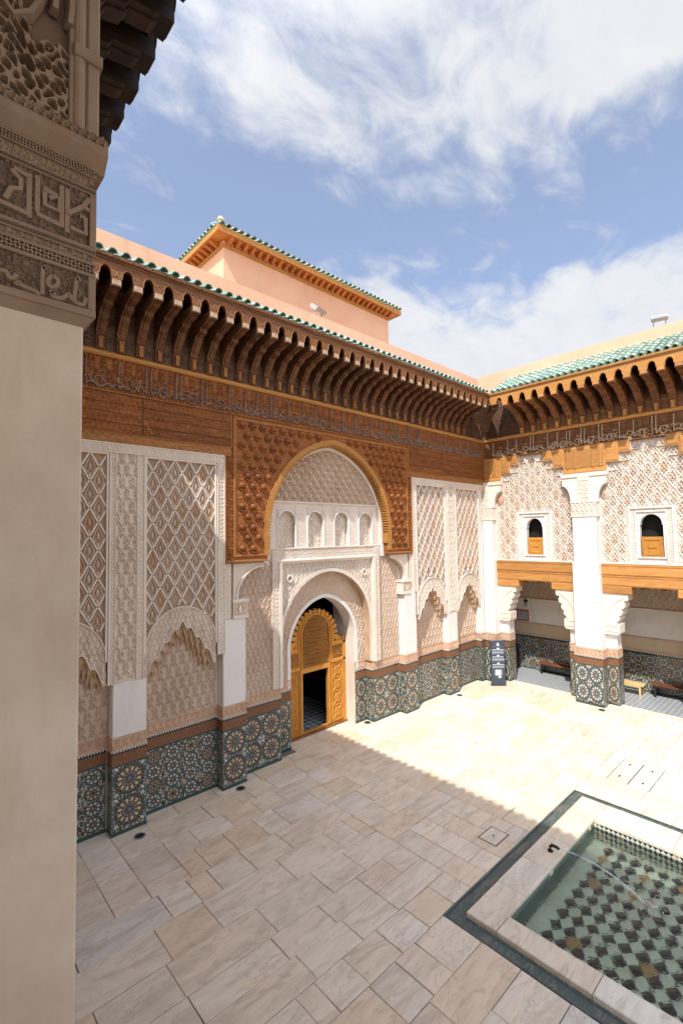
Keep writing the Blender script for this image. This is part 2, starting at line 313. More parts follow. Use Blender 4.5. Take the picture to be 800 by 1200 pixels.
def floor_mosaic(name, stops, s, rough=0.35):
    m, N, L, B = newmat(name); v = coords(N, L, 'world', (1/s, 1/s, 1), (0, 0, radians(45)))
    fl = N.new('ShaderNodeVectorMath'); fl.operation = 'FLOOR'; L.new(v, fl.inputs[0])
    wn = N.new('ShaderNodeTexWhiteNoise'); wn.noise_dimensions = '2D'; L.new(fl.outputs[0], wn.inputs['Vector'])
    ck = N.new('ShaderNodeTexChecker'); ck.inputs['Scale'].default_value = 1.0; L.new(v, ck.inputs[0]); ck.inputs[1].default_value = stops[0] + (1,); ck.inputs[2].default_value = stops[1] + (1,)
    col = mixc(N, L, 0.25, ck.outputs[0], ramp(N, L, wn.outputs[0], [(0, stops[0]), (1, stops[1])]))
    L.new(col, B.inputs['Base Color']); B.inputs['Roughness'].default_value = rough; return m
M['gallery_floor'] = floor_mosaic('grey_mosaic_floor', ((0.42, 0.42, 0.42), (0.22, 0.24, 0.25)), 0.11)
M['vestibule_floor'] = floor_mosaic('blue_mosaic_floor', ((0.44, 0.44, 0.42), (0.05, 0.08, 0.10)), 0.16)
M['poolbed'] = plaster('pale_pool_tile', (0.52, 0.50, 0.36), (0.68, 0.66, 0.52), 2.2, 0.3)

# ------------------------------------------------------------------ object helpers
WORLD = {}          # object -> world location of its origin (things and parts are never rotated, only instanced pieces are)
class Frame:
    def __init__(s, ox, oy, ang):
        s.o = (ox, oy); s.a = ang; s.c, s.s = cos(ang), sin(ang)
    def pt(s, X, D, Z):
        X = np.asarray(X, float); D = np.asarray(D, float); Z = np.asarray(Z, float)
        return np.stack(np.broadcast_arrays(s.o[0] + X*s.c + D*s.s, s.o[1] + X*s.s - D*s.c, Z), -1)

def prop(o, label=None, cat=None, group=None, kind=None):
    for k, v in (('label', label), ('category', cat), ('group', group), ('kind', kind)):
        if v: o[k] = v
def link(name, data, wloc, parent):
    o = bpy.data.objects.new(name, data); COL.objects.link(o)
    wloc = Vector(wloc); WORLD[o] = wloc
    if parent: o.parent = parent; o.location = wloc - WORLD[parent]
    else: o.location = wloc
    return o
def thing(name, loc, label, cat, group=None, kind=None):
    o = link(name, None, loc, None); o.empty_display_size = 0.3; prop(o, label, cat, group, kind); return o

def mesh_from(V, Fc, mats, idx=None, smooth=None, name='mesh'):
    me = bpy.data.meshes.new(name); me.from_pydata([tuple(v) for v in V], [], Fc)
    for m in (mats if isinstance(mats, (list, tuple)) else [mats]): me.materials.append(m)
    if idx is not None: me.polygons.foreach_set('material_index', idx)
    if smooth is not None:
        me.polygons.foreach_set('use_smooth', [True]*len(me.polygons)); me.set_sharp_from_angle(angle=radians(smooth))
    me.update(); return me

class MB:
    """collects shapes in a wall frame (X along, D outward, Z up)"""
    def __init__(s, F): s.F = F; s.V = []; s.f = []; s.i = []
    def add(s, pts, faces, mi=0):
        b = len(s.V); s.V += [tuple(p) for p in pts]; s.f += [tuple(b + k for k in q) for q in faces]; s.i += [mi]*len(faces)
    def box(s, x0, x1, d0, d1, z0, z1, mi=0):
        if x0 > x1: x0, x1 = x1, x0
        p = [(x, d, z) for z in (z0, z1) for d in (d0, d1) for x in (x0, x1)]
        s.add(p, [(0, 1, 3, 2), (4, 6, 7, 5), (0, 4, 5, 1), (2, 3, 7, 6), (0, 2, 6, 4), (1, 5, 7, 3)], mi)
    def cbox(s, x0, x1, d0, d1, z0, z1, c=0.01, mi=0):
        """box whose outer face has chamfered edges"""
        if x0 > x1: x0, x1 = x1, x0
        e = d1 - c
        p = [(x0, d0, z0), (x1, d0, z0), (x1, d0, z1), (x0, d0, z1), (x0, e, z0), (x1, e, z0), (x1, e, z1), (x0, e, z1),
             (x0+c, d1, z0+c), (x1-c, d1, z0+c), (x1-c, d1, z1-c), (x0+c, d1, z1-c)]
        fs = [(8, 9, 10, 11)]
        for k in range(4):
            n = (k+1) % 4; fs += [(k, n, 4+n, 4+k), (4+k, 4+n, 8+n, 8+k)]
        s.add(p, fs, mi)
    def prism_x(s, poly, x0, x1, mi=0):          # poly in (D,Z)
        n = len(poly); p = [(x0, d, z) for d, z in poly] + [(x1, d, z) for d, z in poly]
        s.add(p, [tuple(range(n-1, -1, -1)), tuple(range(n, 2*n))] + [(k, (k+1) % n, n+(k+1) % n, n+k) for k in range(n)], mi)
    def prism_d(s, poly, d0, d1, mi=0):          # poly in (X,Z)
        n = len(poly); p = [(x, d0, z) for x, z in poly] + [(x, d1, z) for x, z in poly]
        s.add(p, [tuple(range(n, 2*n))] + [(k, (k+1) % n, n+(k+1) % n, n+k) for k in range(n)], mi)
    def cone_d(s, poly, d0, c, d1, mi=0):        # poly rising to a point
        n = len(poly); p = [(x, d0, z) for x, z in poly] + [(c[0], d1, c[1])]
        s.add(p, [(k, (k+1) % n, n) for k in range(n)], mi)
    def ribbon(s, pts, w, d0, d1, mi=0, taper=0.55):   # raised bar along (X,Z) polyline
        P = np.array(pts, float); T = np.gradient(P, axis=0); T /= np.maximum(np.linalg.norm(T, axis=1), 1e-9)[:, None]
        Nn = np.stack([-T[:, 1], T[:, 0]], 1); v = []
        for p, n in zip(P, Nn):
            for k, dd in ((-.5, d0), (-.5*taper, d1), (.5*taper, d1), (.5, d0)):
                q = p + n*w*k; v.append((q[0], dd, q[1]))
        fs = [(4*i+k, 4*i+k+1, 4*i+4+k+1, 4*i+4+k) for i in range(len(P)-1) for k in range(3)]
        e = 4*(len(P)-1); fs += [(0, 1, 2, 3), (e, e+3, e+2, e+1)]
        s.add(v, fs, mi)
    def tube(s, pts, r, n=8, mi=0):
        P = [Vector(p) for p in pts]; v = []; rs = r if isinstance(r, (list, tuple)) else [r]*len(P)
        for i, p in enumerate(P):
            t = (P[min(i+1, len(P)-1)] - P[max(i-1, 0)]).normalized()
            a = t.orthogonal().normalized() if abs(t.z) > .99 else Vector((0, 0, 1)).cross(t).normalized(); b = t.cross(a)
            for k in range(n): v.append(tuple(p + (a*cos(2*pi*k/n) + b*sin(2*pi*k/n))*rs[i]))
        fs = [(i*n+k, i*n+(k+1) % n, (i+1)*n+(k+1) % n, (i+1)*n+k) for i in range(len(P)-1) for k in range(n)]
        fs += [tuple(range(n)), tuple(range((len(P)-1)*n, len(P)*n))]; s.add(v, fs, mi)
    def grid(s, X, D, Z, mi=0):
        X, D, Z = np.broadcast_arrays(np.asarray(X, float), D, Z); n, m = X.shape
        b = len(s.V); s.V += list(map(tuple, np.stack([X, D, Z], -1).reshape(-1, 3)))
        a = (np.arange(n-1)[:, None]*m + np.arange(m-1)[None, :]).ravel() + b
        fs = np.stack([a, a+1, a+m+1, a+m], 1).tolist(); s.f += [tuple(q) for q in fs]; s.i += [mi]*len(fs)
    def build(s, name, mats, parent, label=None, kind=None, smooth=None):
        V = np.array(s.V); W = s.F.pt(V[:, 0], V[:, 1], V[:, 2]); c = (W.min(0) + W.max(0))/2
        o = link(name, mesh_from(W - c, s.f, mats, s.i, smooth, name), c, parent); prop(o, label, None, None, kind); return o
    def local_mesh(s, mats, smooth=None, name='piece'):   # for shared pieces: X, -D, Z
        V = np.array(s.V)*np.array([1, -1, 1]); return mesh_from(V, s.f, mats, s.i, smooth, name)

ID = Frame(0, 0, 0)
def put(name, me, F, X, D, Z, parent, rotx=0.0, extra=0.0, scale=None):
    w = F.pt(X, D, Z); o = link(name, me, w, parent); o.rotation_euler = Euler((rotx, 0, F.a + extra))
    if scale: o.scale = scale
    return o

def sstep(a, b, x):
    t = np.clip((x-a)/(b-a), 0, 1); return t*t*(3-2*t)
# ------------------------------------------------------------------ carved relief fields (heights 0..1)
def arab(x, z, s=0.16):
    X, Z = 2*pi*x/s, 2*pi*z/s
    a = np.sin(X)+np.sin(Z) + .9*np.sin(.5*(X+Z)+1.2*np.cos(.5*(Z-X)))
    return sstep(.30, .62, .5+.5*np.cos(a*2.5))
def scroll(x, z, s=0.12):
    X, Z = 2*pi*x/s, 2*pi*z/s
    a = np.sin(X+.9*np.sin(Z*.5))*np.cos(Z) + .7*np.cos(.5*X-.3)*np.sin(.5*Z)
    return sstep(.25, .65, .5+.5*np.cos(a*4.2))
def cross(x, z, s=0.07):
    a = np.abs(((x+z)/s) % 1 - .5)*2; b = np.abs(((x-z)/s) % 1 - .5)*2
    return np.maximum(sstep(.55, .85, a), sstep(.55, .85, b))
def kuficrow(x, z, s=0.15):
    u = (x/s) % 1; v = (z/s) % 1
    return np.maximum(np.maximum(sstep(.10, .2, .32-abs(u-.3)*1.0-.12)*(v > .12), (np.abs(v-.85) < .1)*1.0), (np.abs(u-.78) < .1)*(v > .35)*1.0)
def shells(x, z, s=0.19):
    r = np.floor(z/(s*.9)); u = (x/s + .5*(r % 2)) % 1 - .5; v = (z/(s*.9)) % 1 - .5
    d = np.sqrt(u*u + v*v*1.1)
    return np.maximum(sstep(.07, .0, np.abs(d-.38)-.03), sstep(.09, .0, np.abs(d-.16)-.05))
def fold(a):
    return np.abs(((a) % 1.0) - .5)*2
def arab(x, z, s=0.16):
    # mirrored vine scrolls and palmettes
    r = np.floor(z/(s*1.3)); u = fold(x/s + .5*(r % 2)); v = (z/(s*1.3)) % 1
    a = np.abs(u - (.45+.33*np.sin(2*pi*v)))                       # paired vine
    p = np.sqrt((u/.42)**2 + ((v-.55)/.30)**2)                     # palmette in the axis
    q = np.sqrt(((u-1)/.34)**2 + ((v-.08)/.22)**2)
    c = np.sqrt(((u-.52)/.16)**2 + ((v-.80)/.11)**2)
    h = np.maximum.reduce([sstep(.17, .06, a), sstep(.24, .10, np.abs(p-.72)), sstep(.38, .22, p), sstep(.3, .12, np.abs(q-.75)), .85*sstep(.45, .25, q), .8*sstep(1.0, .6, c)])
    return h
def kuficrow(x, z, s=0.15):
    # rows of upright letters tied by a knotted base line
    r = np.floor(z/s); u = fold(x/(s*.95) + .5*(r % 2)); v = (z/s) % 1
    st = sstep(.20, .10, np.abs(u-.52))*(v > .14)*(v < .88)
    ax = sstep(.22, .12, u)*(v > .34); bl = sstep(.12, .05, np.abs(v-.18)); hk = sstep(.10, .05, np.abs(v-.82))*(u > .5)*(u < .95)
    kn = sstep(.35, .2, np.sqrt(((u-1)/.5)**2 + ((v-.42)/.3)**2))
    return np.maximum.reduce([st, ax, bl, hk, kn])
def shells(x, z, s=0.19):
    r = np.floor(z/(s*.62)); u = (x/s + .5*(r % 2)) % 1 - .5; v = (z/(s*.62)) % 1 - .5
    d = np.sqrt((u/.5)**2 + ((v-.05)/.55)**2)
    cup = sstep(.16, .06, np.abs(d-.80)); bud = sstep(.42, .25, np.sqrt((u/.5)**2 + ((v-.12)/.8)**2)); stem = sstep(.06, .02, np.abs(u))*(v < .1)
    return np.maximum.reduce([cup*(v < .32), bud, stem])
def pierced(x, z, s=0.09):
    X, Z = 2*pi*x/s, 2*pi*z/s
    a = np.sin(X+.8*np.sin(Z*.6+.5)) + np.sin(Z*.8+.9*np.cos(X*.7)) + .7*np.sin(.6*(X+Z)+1.3)
    return sstep(.30, .62, .5+.5*np.cos(a*1.9))
def wave(fn, x, z, s): return fn(x, z, s)

def field(F, parent, name, mat, x0, x1, zlo, zhi, d, amp, fn, s, res=0.02, back=None, label=None, side=False):
    """relief between the curves zlo(x) and zhi(x), with a reveal going back to 'back' along the lower curve"""
    nx = max(3, int(round((x1-x0)/res)))
    xs = np.linspace(x0, x1, nx+1)
    lo = zlo(xs) if callable(zlo) else np.full_like(xs, zlo); hi = zhi(xs) if callable(zhi) else np.full_like(xs, zhi)
    hi = np.maximum(hi, lo + 1e-3)
    nz = max(2, int(round((hi-lo).max()/res)))
    t = np.linspace(0, 1, nz+1)
    X = np.repeat(xs[:, None], nz+1, 1); Z = lo[:, None] + (hi-lo)[:, None]*t[None, :]
    D = d + amp*(fn(X, Z, s) if fn else 0*X)
    b = MB(F); b.grid(X, D, Z)
    if back is not None:
        k = 3; tt = np.linspace(0, 1, k)
        b.grid(np.repeat(xs[:, None], k, 1), D[:, :1]*(1-tt) + back*tt, np.repeat(lo[:, None], k, 1))
    return b.build(name, mat, parent, label, smooth=35)

def ring(F, parent, name, mat, inner, outer, d, amp, fn, s, nu, nv, back=None, backtop=None, label=None):
    """relief band between two (X,Z) polylines sampled at nu points"""
    def resample(P):
        P = np.array(P, float); q = np.concatenate([[0], np.cumsum(np.linalg.norm(np.diff(P, axis=0), axis=1))])
        t = np.linspace(0, q[-1], nu); return np.stack([np.interp(t, q, P[:, 0]), np.interp(t, q, P[:, 1])], 1)
    A, B = resample(inner), resample(outer); t = np.linspace(0, 1, nv)
    X = A[:, :1]*(1-t) + B[:, :1]*t; Z = A[:, 1:]*(1-t) + B[:, 1:]*t
    D = d + amp*(fn(X, Z, s) if fn else 0*X)
    b = MB(F); b.grid(X, D, Z)
    for P, bk in ((A, back), (B, backtop)):
        if bk is not None: b.grid(np.repeat(P[:, :1], 2, 1), np.stack([np.full(nu, d), np.full(nu, bk)], 1), np.repeat(P[:, 1:], 2, 1))
    return b.build(name, mat, parent, label, smooth=35)

def parch(cx, hw, zs, R, n=40, z0=None):
    """pointed arch outline, two arcs of radius R meeting over the middle, legs down to z0"""
    c = R - hw; pts = []
    if z0 is not None: pts += [(cx-hw, z0 + (zs-z0)*t) for t in np.linspace(0, 1, 8)[:-1]]
    a1 = math.acos(c/R)
    L_ = [(cx + c - R*cos(a), zs + R*sin(a)) for a in np.linspace(0, a1, n)]
    pts += L_; pts += [(2*cx-x, z) for x, z in reversed(L_[:-1])]
    if z0 is not None: pts += [(cx+hw, zs + (z0-zs)*t) for t in np.linspace(0, 1, 8)[1:]]
    return pts
def parch_z(cx, hw, zs, R, z0):
    c = R - hw
    def f(x):
        t = np.abs(x-cx); v = np.sqrt(np.maximum(R*R - (t+c)**2, 0)) + zs
        return np.where(t < hw, v, z0)
    return f

# ------------------------------------------------------------------ zellige rosettes (shared meshes)
def rosette(size, n, petal, ring1, core, key):
    b = MB(ID); h = size/2; cs = ['z_night', petal, ring1, core, 'z_teal', 'z_white', 'z_ochre', 'z_blue']
    mats = [M[k] for k in cs]
    b.box(-h, h, 0, .004, -h, h, 0)
    d0, d1 = .004, .0065
    def poly(pts, mi): b.add([(x, d1, z) for x, z in pts], [tuple(range(len(pts)))], mi)
    def pol(r, a): return (r*cos(a), r*sin(a))
    R = h*.90
    poly([pol(R*(.12 if k % 2 else .19), pi*k/n) for k in range(2*n)], 3)
    for k in range(n):
        a = 2*pi*k/n; w = pi/n
        poly([pol(.22*R, a), pol(.30*R, a+w*.55), pol(.40*R, a), pol(.30*R, a-w*.55)], 2)
        poly([pol(.36*R, a+w), pol(.44*R, a+w*.62), pol(.50*R, a+w), pol(.44*R, a+w*1.38)], 5 if n > 8 else 6)
        poly([pol(.54*R, a+w), pol(.62*R, a+w*.45), pol(.80*R, a+w*.42), pol(.90*R, a+w), pol(.80*R, a+w*1.58), pol(.62*R, a+w*1.55)], 1)
        poly([pol(.46*R, a), pol(.56*R, a+w*.30), pol(.70*R, a), pol(.56*R, a-w*.30)], (2 if n > 8 else 4) if k % 2 else 7)
        poly([pol(.80*R, a), pol(.90*R, a+w*.38), pol(1.02*R, a), pol(.90*R, a-w*.38)], 2 if n > 8 else (6 if k % 2 else 4))
    for t in np.arange(-.9, .95, .225):
        for (u, v) in ((t, .955), (t, -.955), (.955, t), (-.955, t)):
            r = h*.055; poly([(u*h-r, v*h), (u*h, v*h-r), (u*h+r, v*h), (u*h, v*h+r)], 5 if int(round(t*10)) % 2 else 7)
    q = h*.97
    for sx in (-1, 1):
        for sz in (-1, 1):
            for (u, v, r, mi) in ((q*.86, q*.86, q*.13, 5), (q*.58, q*.92, q*.07, 4), (q*.92, q*.58, q*.07, 7), (q*.72, q*.72, q*.06, 6)):
                poly([(sx*u + r*cos(t), sz*v + r*sin(t)) for t in np.arange(0, 2*pi-.01, pi/2)], mi)
    return b.local_mesh(mats, name='star_rosette_'+key)
ROS = {'white': rosette(.27, 8, 'z_white', 'z_blue', 'z_ochre', 'white'), 'ochre': rosette(.27, 8, 'z_ochre', 'z_white', 'z_green', 'ochre'),
       'cream': rosette(.27, 8, 'z_cream', 'z_ochre', 'z_black', 'cream'),
       'big': rosette(.56, 12, 'z_cream', 'z_brown', 'z_blue', 'big'), 'bigwhite': rosette(.56, 12, 'z_white', 'z_blue', 'z_ochre', 'bigwhite')}

def merlons(b, x0, x1, d, z, mi, pitch=.055):
    n = max(1, int((x1-x0)/pitch)); p = (x1-x0)/n
    for k in range(n):
        a = x0 + k*p; b.add([(a, d, z), (a+p*.8, d, z), (a+p*.4, d, z+.05)], [(0, 1, 2)], mi)

def dado(F, parent, x0, x1, dback, d, kind='small', rows=4, top=1.38, band=True, callig=True, green=True):
    """tiled foot of a wall or pier: mosaic panel with star rosettes, brown band, row of merlons, carved band"""
    b = MB(F); b.box(x0, x1, dback, d, .0, top, 0); b.box(x0-.004, x1+.004, dback, d+.012, .0, .07, 1)
    b.box(x0-.003, x1+.003, dback, d+.006, top-.035, top, 1)
    for xe in (x0+.003, x1-.023): b.box(xe, xe+.02, d-.01, d+.006, .07, top-.035, 2)
    p = b.build('zellige_panel', [M['zbase'], M['z_green'], M['z_teal']], parent)
    s = .27 if kind == 'small' else .56
    w = x1-x0-.05; z0, z1 = .09, top-.05
    if kind == 'small':
        n = max(1, int(round(w/.40))); nr = rows
        for i in range(n):
            for j in range(nr):
                key = ('white', 'ochre', 'cream', 'ochre')[(i*2+j*3+(i//2)) % 4] if (i+j) % 2 else 'white'
                sx = min(w/n, .335)/.27; sz = (z1-z0)/nr/.27
                put('star_rosette', ROS[key], F, x0+.025+(i+.5)*w/n, d, z0+(j+.5)*(z1-z0)/nr, p, scale=(sx*.97, 1, sz*.97))
    else:
        n = max(1, int(round(w/.58)))
        for i in range(n):
            for j in range(2):
                k = 'bigwhite' if kind == 'bigwhite' else 'big'
                put('star_rosette', ROS[k], F, x0+.025+(i+.5)*w/n, d, z0+.03+(j+.5)*(z1-z0)/2, p, scale=(min(1.12, w/n/.56)*.97, 1, 1.06))
    if band:
        b = MB(F); b.box(x0-.002, x1+.002, dback, d+.004, top, 1.60, 0)
        b.box(x0-.002, x1+.002, dback, d+.006, 1.60, 1.625, 1); b.box(x0-.002, x1+.002, dback, d+.008, 1.625, 1.675, 2)
        merlons(b, x0, x1, d+.010, 1.625, 1)
        b.build('tile_frieze', [M['brownband'], M['z_black'], M['z_white']], parent)
    if callig:
        b = MB(F); b.box(x0-.006, x1+.006, dback, d+.012, 1.675, 1.70, 0); b.box(x0-.006, x1+.006, dback, d+.016, 1.90, 1.935, 0)
        bb = b.build('band_moulding', M['callig_stucco'], parent)
        field(F, parent, 'inscription_band', M['callig_stucco'], x0, x1, 1.70, 1.90, d, .024, arab, .145, .016)
        b = MB(F); b.box(x0, x1, dback, d-.001, 1.675, 1.92); b.build('band_core', M['callig_stucco'], bb)

# ------------------------------------------------------------------ lattice of curved ribs with one motif in each cell
def motif_mesh(w, h):
    b = MB(ID)
    # pointed frame that follows the cell, a bud in the middle and two curling leaves
    fr_ = [(-w*.20, -h*.24), (-w*.27, -h*.06), (-w*.20, h*.10), (-w*.09, h*.22), (0, h*.34), (w*.09, h*.22), (w*.20, h*.10), (w*.27, -h*.06), (w*.20, -h*.24)]
    b.ribbon(fr_, w*.085, 0, .032)
    bud = [(0, h*.17), (w*.075, h*.04), (w*.06, -h*.08), (0, -h*.14), (-w*.06, -h*.08), (-w*.075, h*.04)]
    b.prism_d(bud, 0, .018); b.cone_d(bud, .018, (0, -h*.02), .036)
    for sx in (-1, 1):
        b.ribbon([(sx*w*.03, -h*.30), (sx*w*.14, -h*.21), (sx*w*.13, -h*.12), (sx*w*.06, -h*.13)], w*.06, 0, .026)
    b.prism_d([(0, -h*.42), (w*.08, -h*.33), (0, -h*.24), (-w*.08, -h*.33)], 0, .026)
    return b.local_mesh(M['motif'], name='lattice_motif')
MOTIF = {}
def lattice(F, parent, x0, x1, z1, zlo, ncol, h, d, name='lattice', rib=.05, high=.046, res=.02):
    """zlo(x) is the lower limit; ground relief + rib net + motifs"""
    w = (x1-x0)/ncol; hw, hh = w/2, h/2
    g = field(F, parent, 'carved_ground', M['ground_tan'], x0, x1, zlo, z1, d, .016, arab, .095, res)
    b = MB(F); zmin = float(np.min(zlo(np.linspace(x0, x1, 60)))); nj = int((z1-zmin)/hh)+2
    lim = lambda x: float(zlo(np.array([x]))[0])
    for j in range(nj):
        for i in range(2*ncol+1):
            if (i+j) % 2: continue
            for di in (-1, 1):
                if not 0 <= i+di <= 2*ncol: continue
                P = []
                for t in np.linspace(0, 1, 5):
                    x = x0 + hw*(i + di*(t + .025*sin(2*pi*t))); z = z1 - hh*(j + t)
                    if z < lim(x) + .01: break
                    P.append((x, z))
                if len(P) > 1: b.ribbon(P, rib, d, d+high)
    r = b.build('lattice_rib', M['lattice'], parent)
    key = (round(w, 3), round(h, 3))
    if key not in MOTIF: MOTIF[key] = motif_mesh(w, h)
    for j in range(nj):
        for i in range(1, 2*ncol):
            if (i+j) % 2 == 0: continue
            x, z = x0 + hw*i, z1 - hh*j
            if z + hh*.8 > z1 and j > 0 and z > z1 - hh*.5: continue
            if j == 0: continue
            if z - hh*.75 < lim(x) + .02: continue
            put('lattice_motif', MOTIF[key], F, x, d+.008, z, r)
    return g

# ------------------------------------------------------------------ script-like carved lettering (tall stems, bowls and a running baseline)
def script(b, x0, x1, z0, z1, d0, d1, rnd, w=.045, mi=0, step=.46):
    H = z1-z0
    x = x0 + .05
    while x < x1-.2:                                       # small script between the stems
        y = z0 + H*rnd.uniform(.06, .38); L_ = rnd.uniform(.10, .22); a = rnd.uniform(-.5, .5)
        b.ribbon([(x + L_*t, y + H*.07*sin(pi*2*t*rnd.uniform(.6, 1.1)+a)) for t in np.linspace(0, 1, 6)], w*.7, d0, d1*.9, mi)
        x += L_*rnd.uniform(.45, .9)
    x = x0 + .12
    while x < x1-.35:
        n = rnd.choice([1, 1, 2, 2])
        for k in range(n):                                # alif / lam stems with a flag
            xx = x + k*.11; top = z1 - rnd.uniform(0, .10)*H
            b.ribbon([(xx, z0+.10*H), (xx-.006, (z0+top)/2), (xx+.004, top), (xx+.03, top-.04*H)], w*.8, d0, d1, mi)
        x += n*.11
        L_ = rnd.uniform(.24, .42)                         # baseline sweep with bowls
        P = [(x-.10 + L_*t, z0 + H*(.13 + .07*sin(6.3*t*rnd.uniform(.9, 1.4)))) for t in np.linspace(0, 1, 9)]
        b.ribbon(P, w, d0, d1, mi)
        cx, r = x + L_*rnd.uniform(.3, .7), H*rnd.uniform(.10, .15)
        b.ribbon([(cx + r*cos(a), z0 + H*.30 + r*.8*sin(a)) for a in np.linspace(-1.2, 4.2, 10)], w*.8, d0, d1, mi)
        if rnd.random() < .6:
            b.ribbon([(cx-.02, z0+H*.52), (cx+.05, z0+H*.58), (cx+.12, z0+H*.54)], w*.7, d0, d1, mi)
        if rnd.random() < .5:
            b.prism_d([(cx+.1, z0+H*.36), (cx+.13, z0+H*.40), (cx+.1, z0+H*.44), (cx+.07, z0+H*.40)], d0, d1, mi)
        x += L_ + rnd.uniform(-.05, .12)

# ------------------------------------------------------------------ eaves: corbels, scalloped board, tiles
def corbel_mesh(ov, w, mat, zb=9.90, z1=10.98, zend=10.80):
    b = MB(ID); k = ov
    prof = [(0, zb), (.07, zb), (.07, 10.16), (.11, 10.20), (.11, 10.28), (.20*k, 10.40), (.30*k, 10.52), (.34*k, 10.60), (.52*k, 10.66), (.56*k, 10.73), (.80*k, 10.77), (.86*k, zend), (k, zend), (k, zend+.15), (.9*k, z1), (0, z1)]
    b.prism_x([(d, z-zb) for d, z in prof], -w/2, w/2, 0)
    b.prism_x([(d*.98+.015, z-zb-.02) for d, z in prof[4:12]] + [(.8*k, zend+.06-zb), (.1, 10.5-zb)], -w*.2, w*.2, 0)
    b.cbox(-w*.46, w*.46, k, k+.02, zend+.02-zb, zend+.14-zb, .012, 2)
    b.box(-w*.22, w*.22, .05, .12, .02, .20, 1); b.cbox(-w*.30, w*.30, .05, .13, .20, .25, .01, 1)
    return b.local_mesh([M[mat[0]], M[mat[1]], M[mat[-1]]], name='corbel')
def tile_mesh(L_=.36, r=.088):
    b = MB(ID); n = 7; a = np.linspace(0, pi, n)
    outer = [(r*cos(t), r*.95*sin(t)) for t in a]; v = []
    for y, s_ in ((0, 1.0), (-L_, .86)):                    # D is outward: eave end at D=0, ridge end goes inward
        v += [(x*s_, y, z*s_) for x, z in outer]
    v += [(x*.78, .0, z*.78) for x, z in outer]
    f = [(k, k+1, n+k+1, n+k) for k in range(n-1)] + [(k, k+1, 2*n+k+1, 2*n+k) for k in range(n-1)]
    b.add(v, f); return b.local_mesh(M['tile'], 50, 'roof_tile')
TILE = tile_mesh()

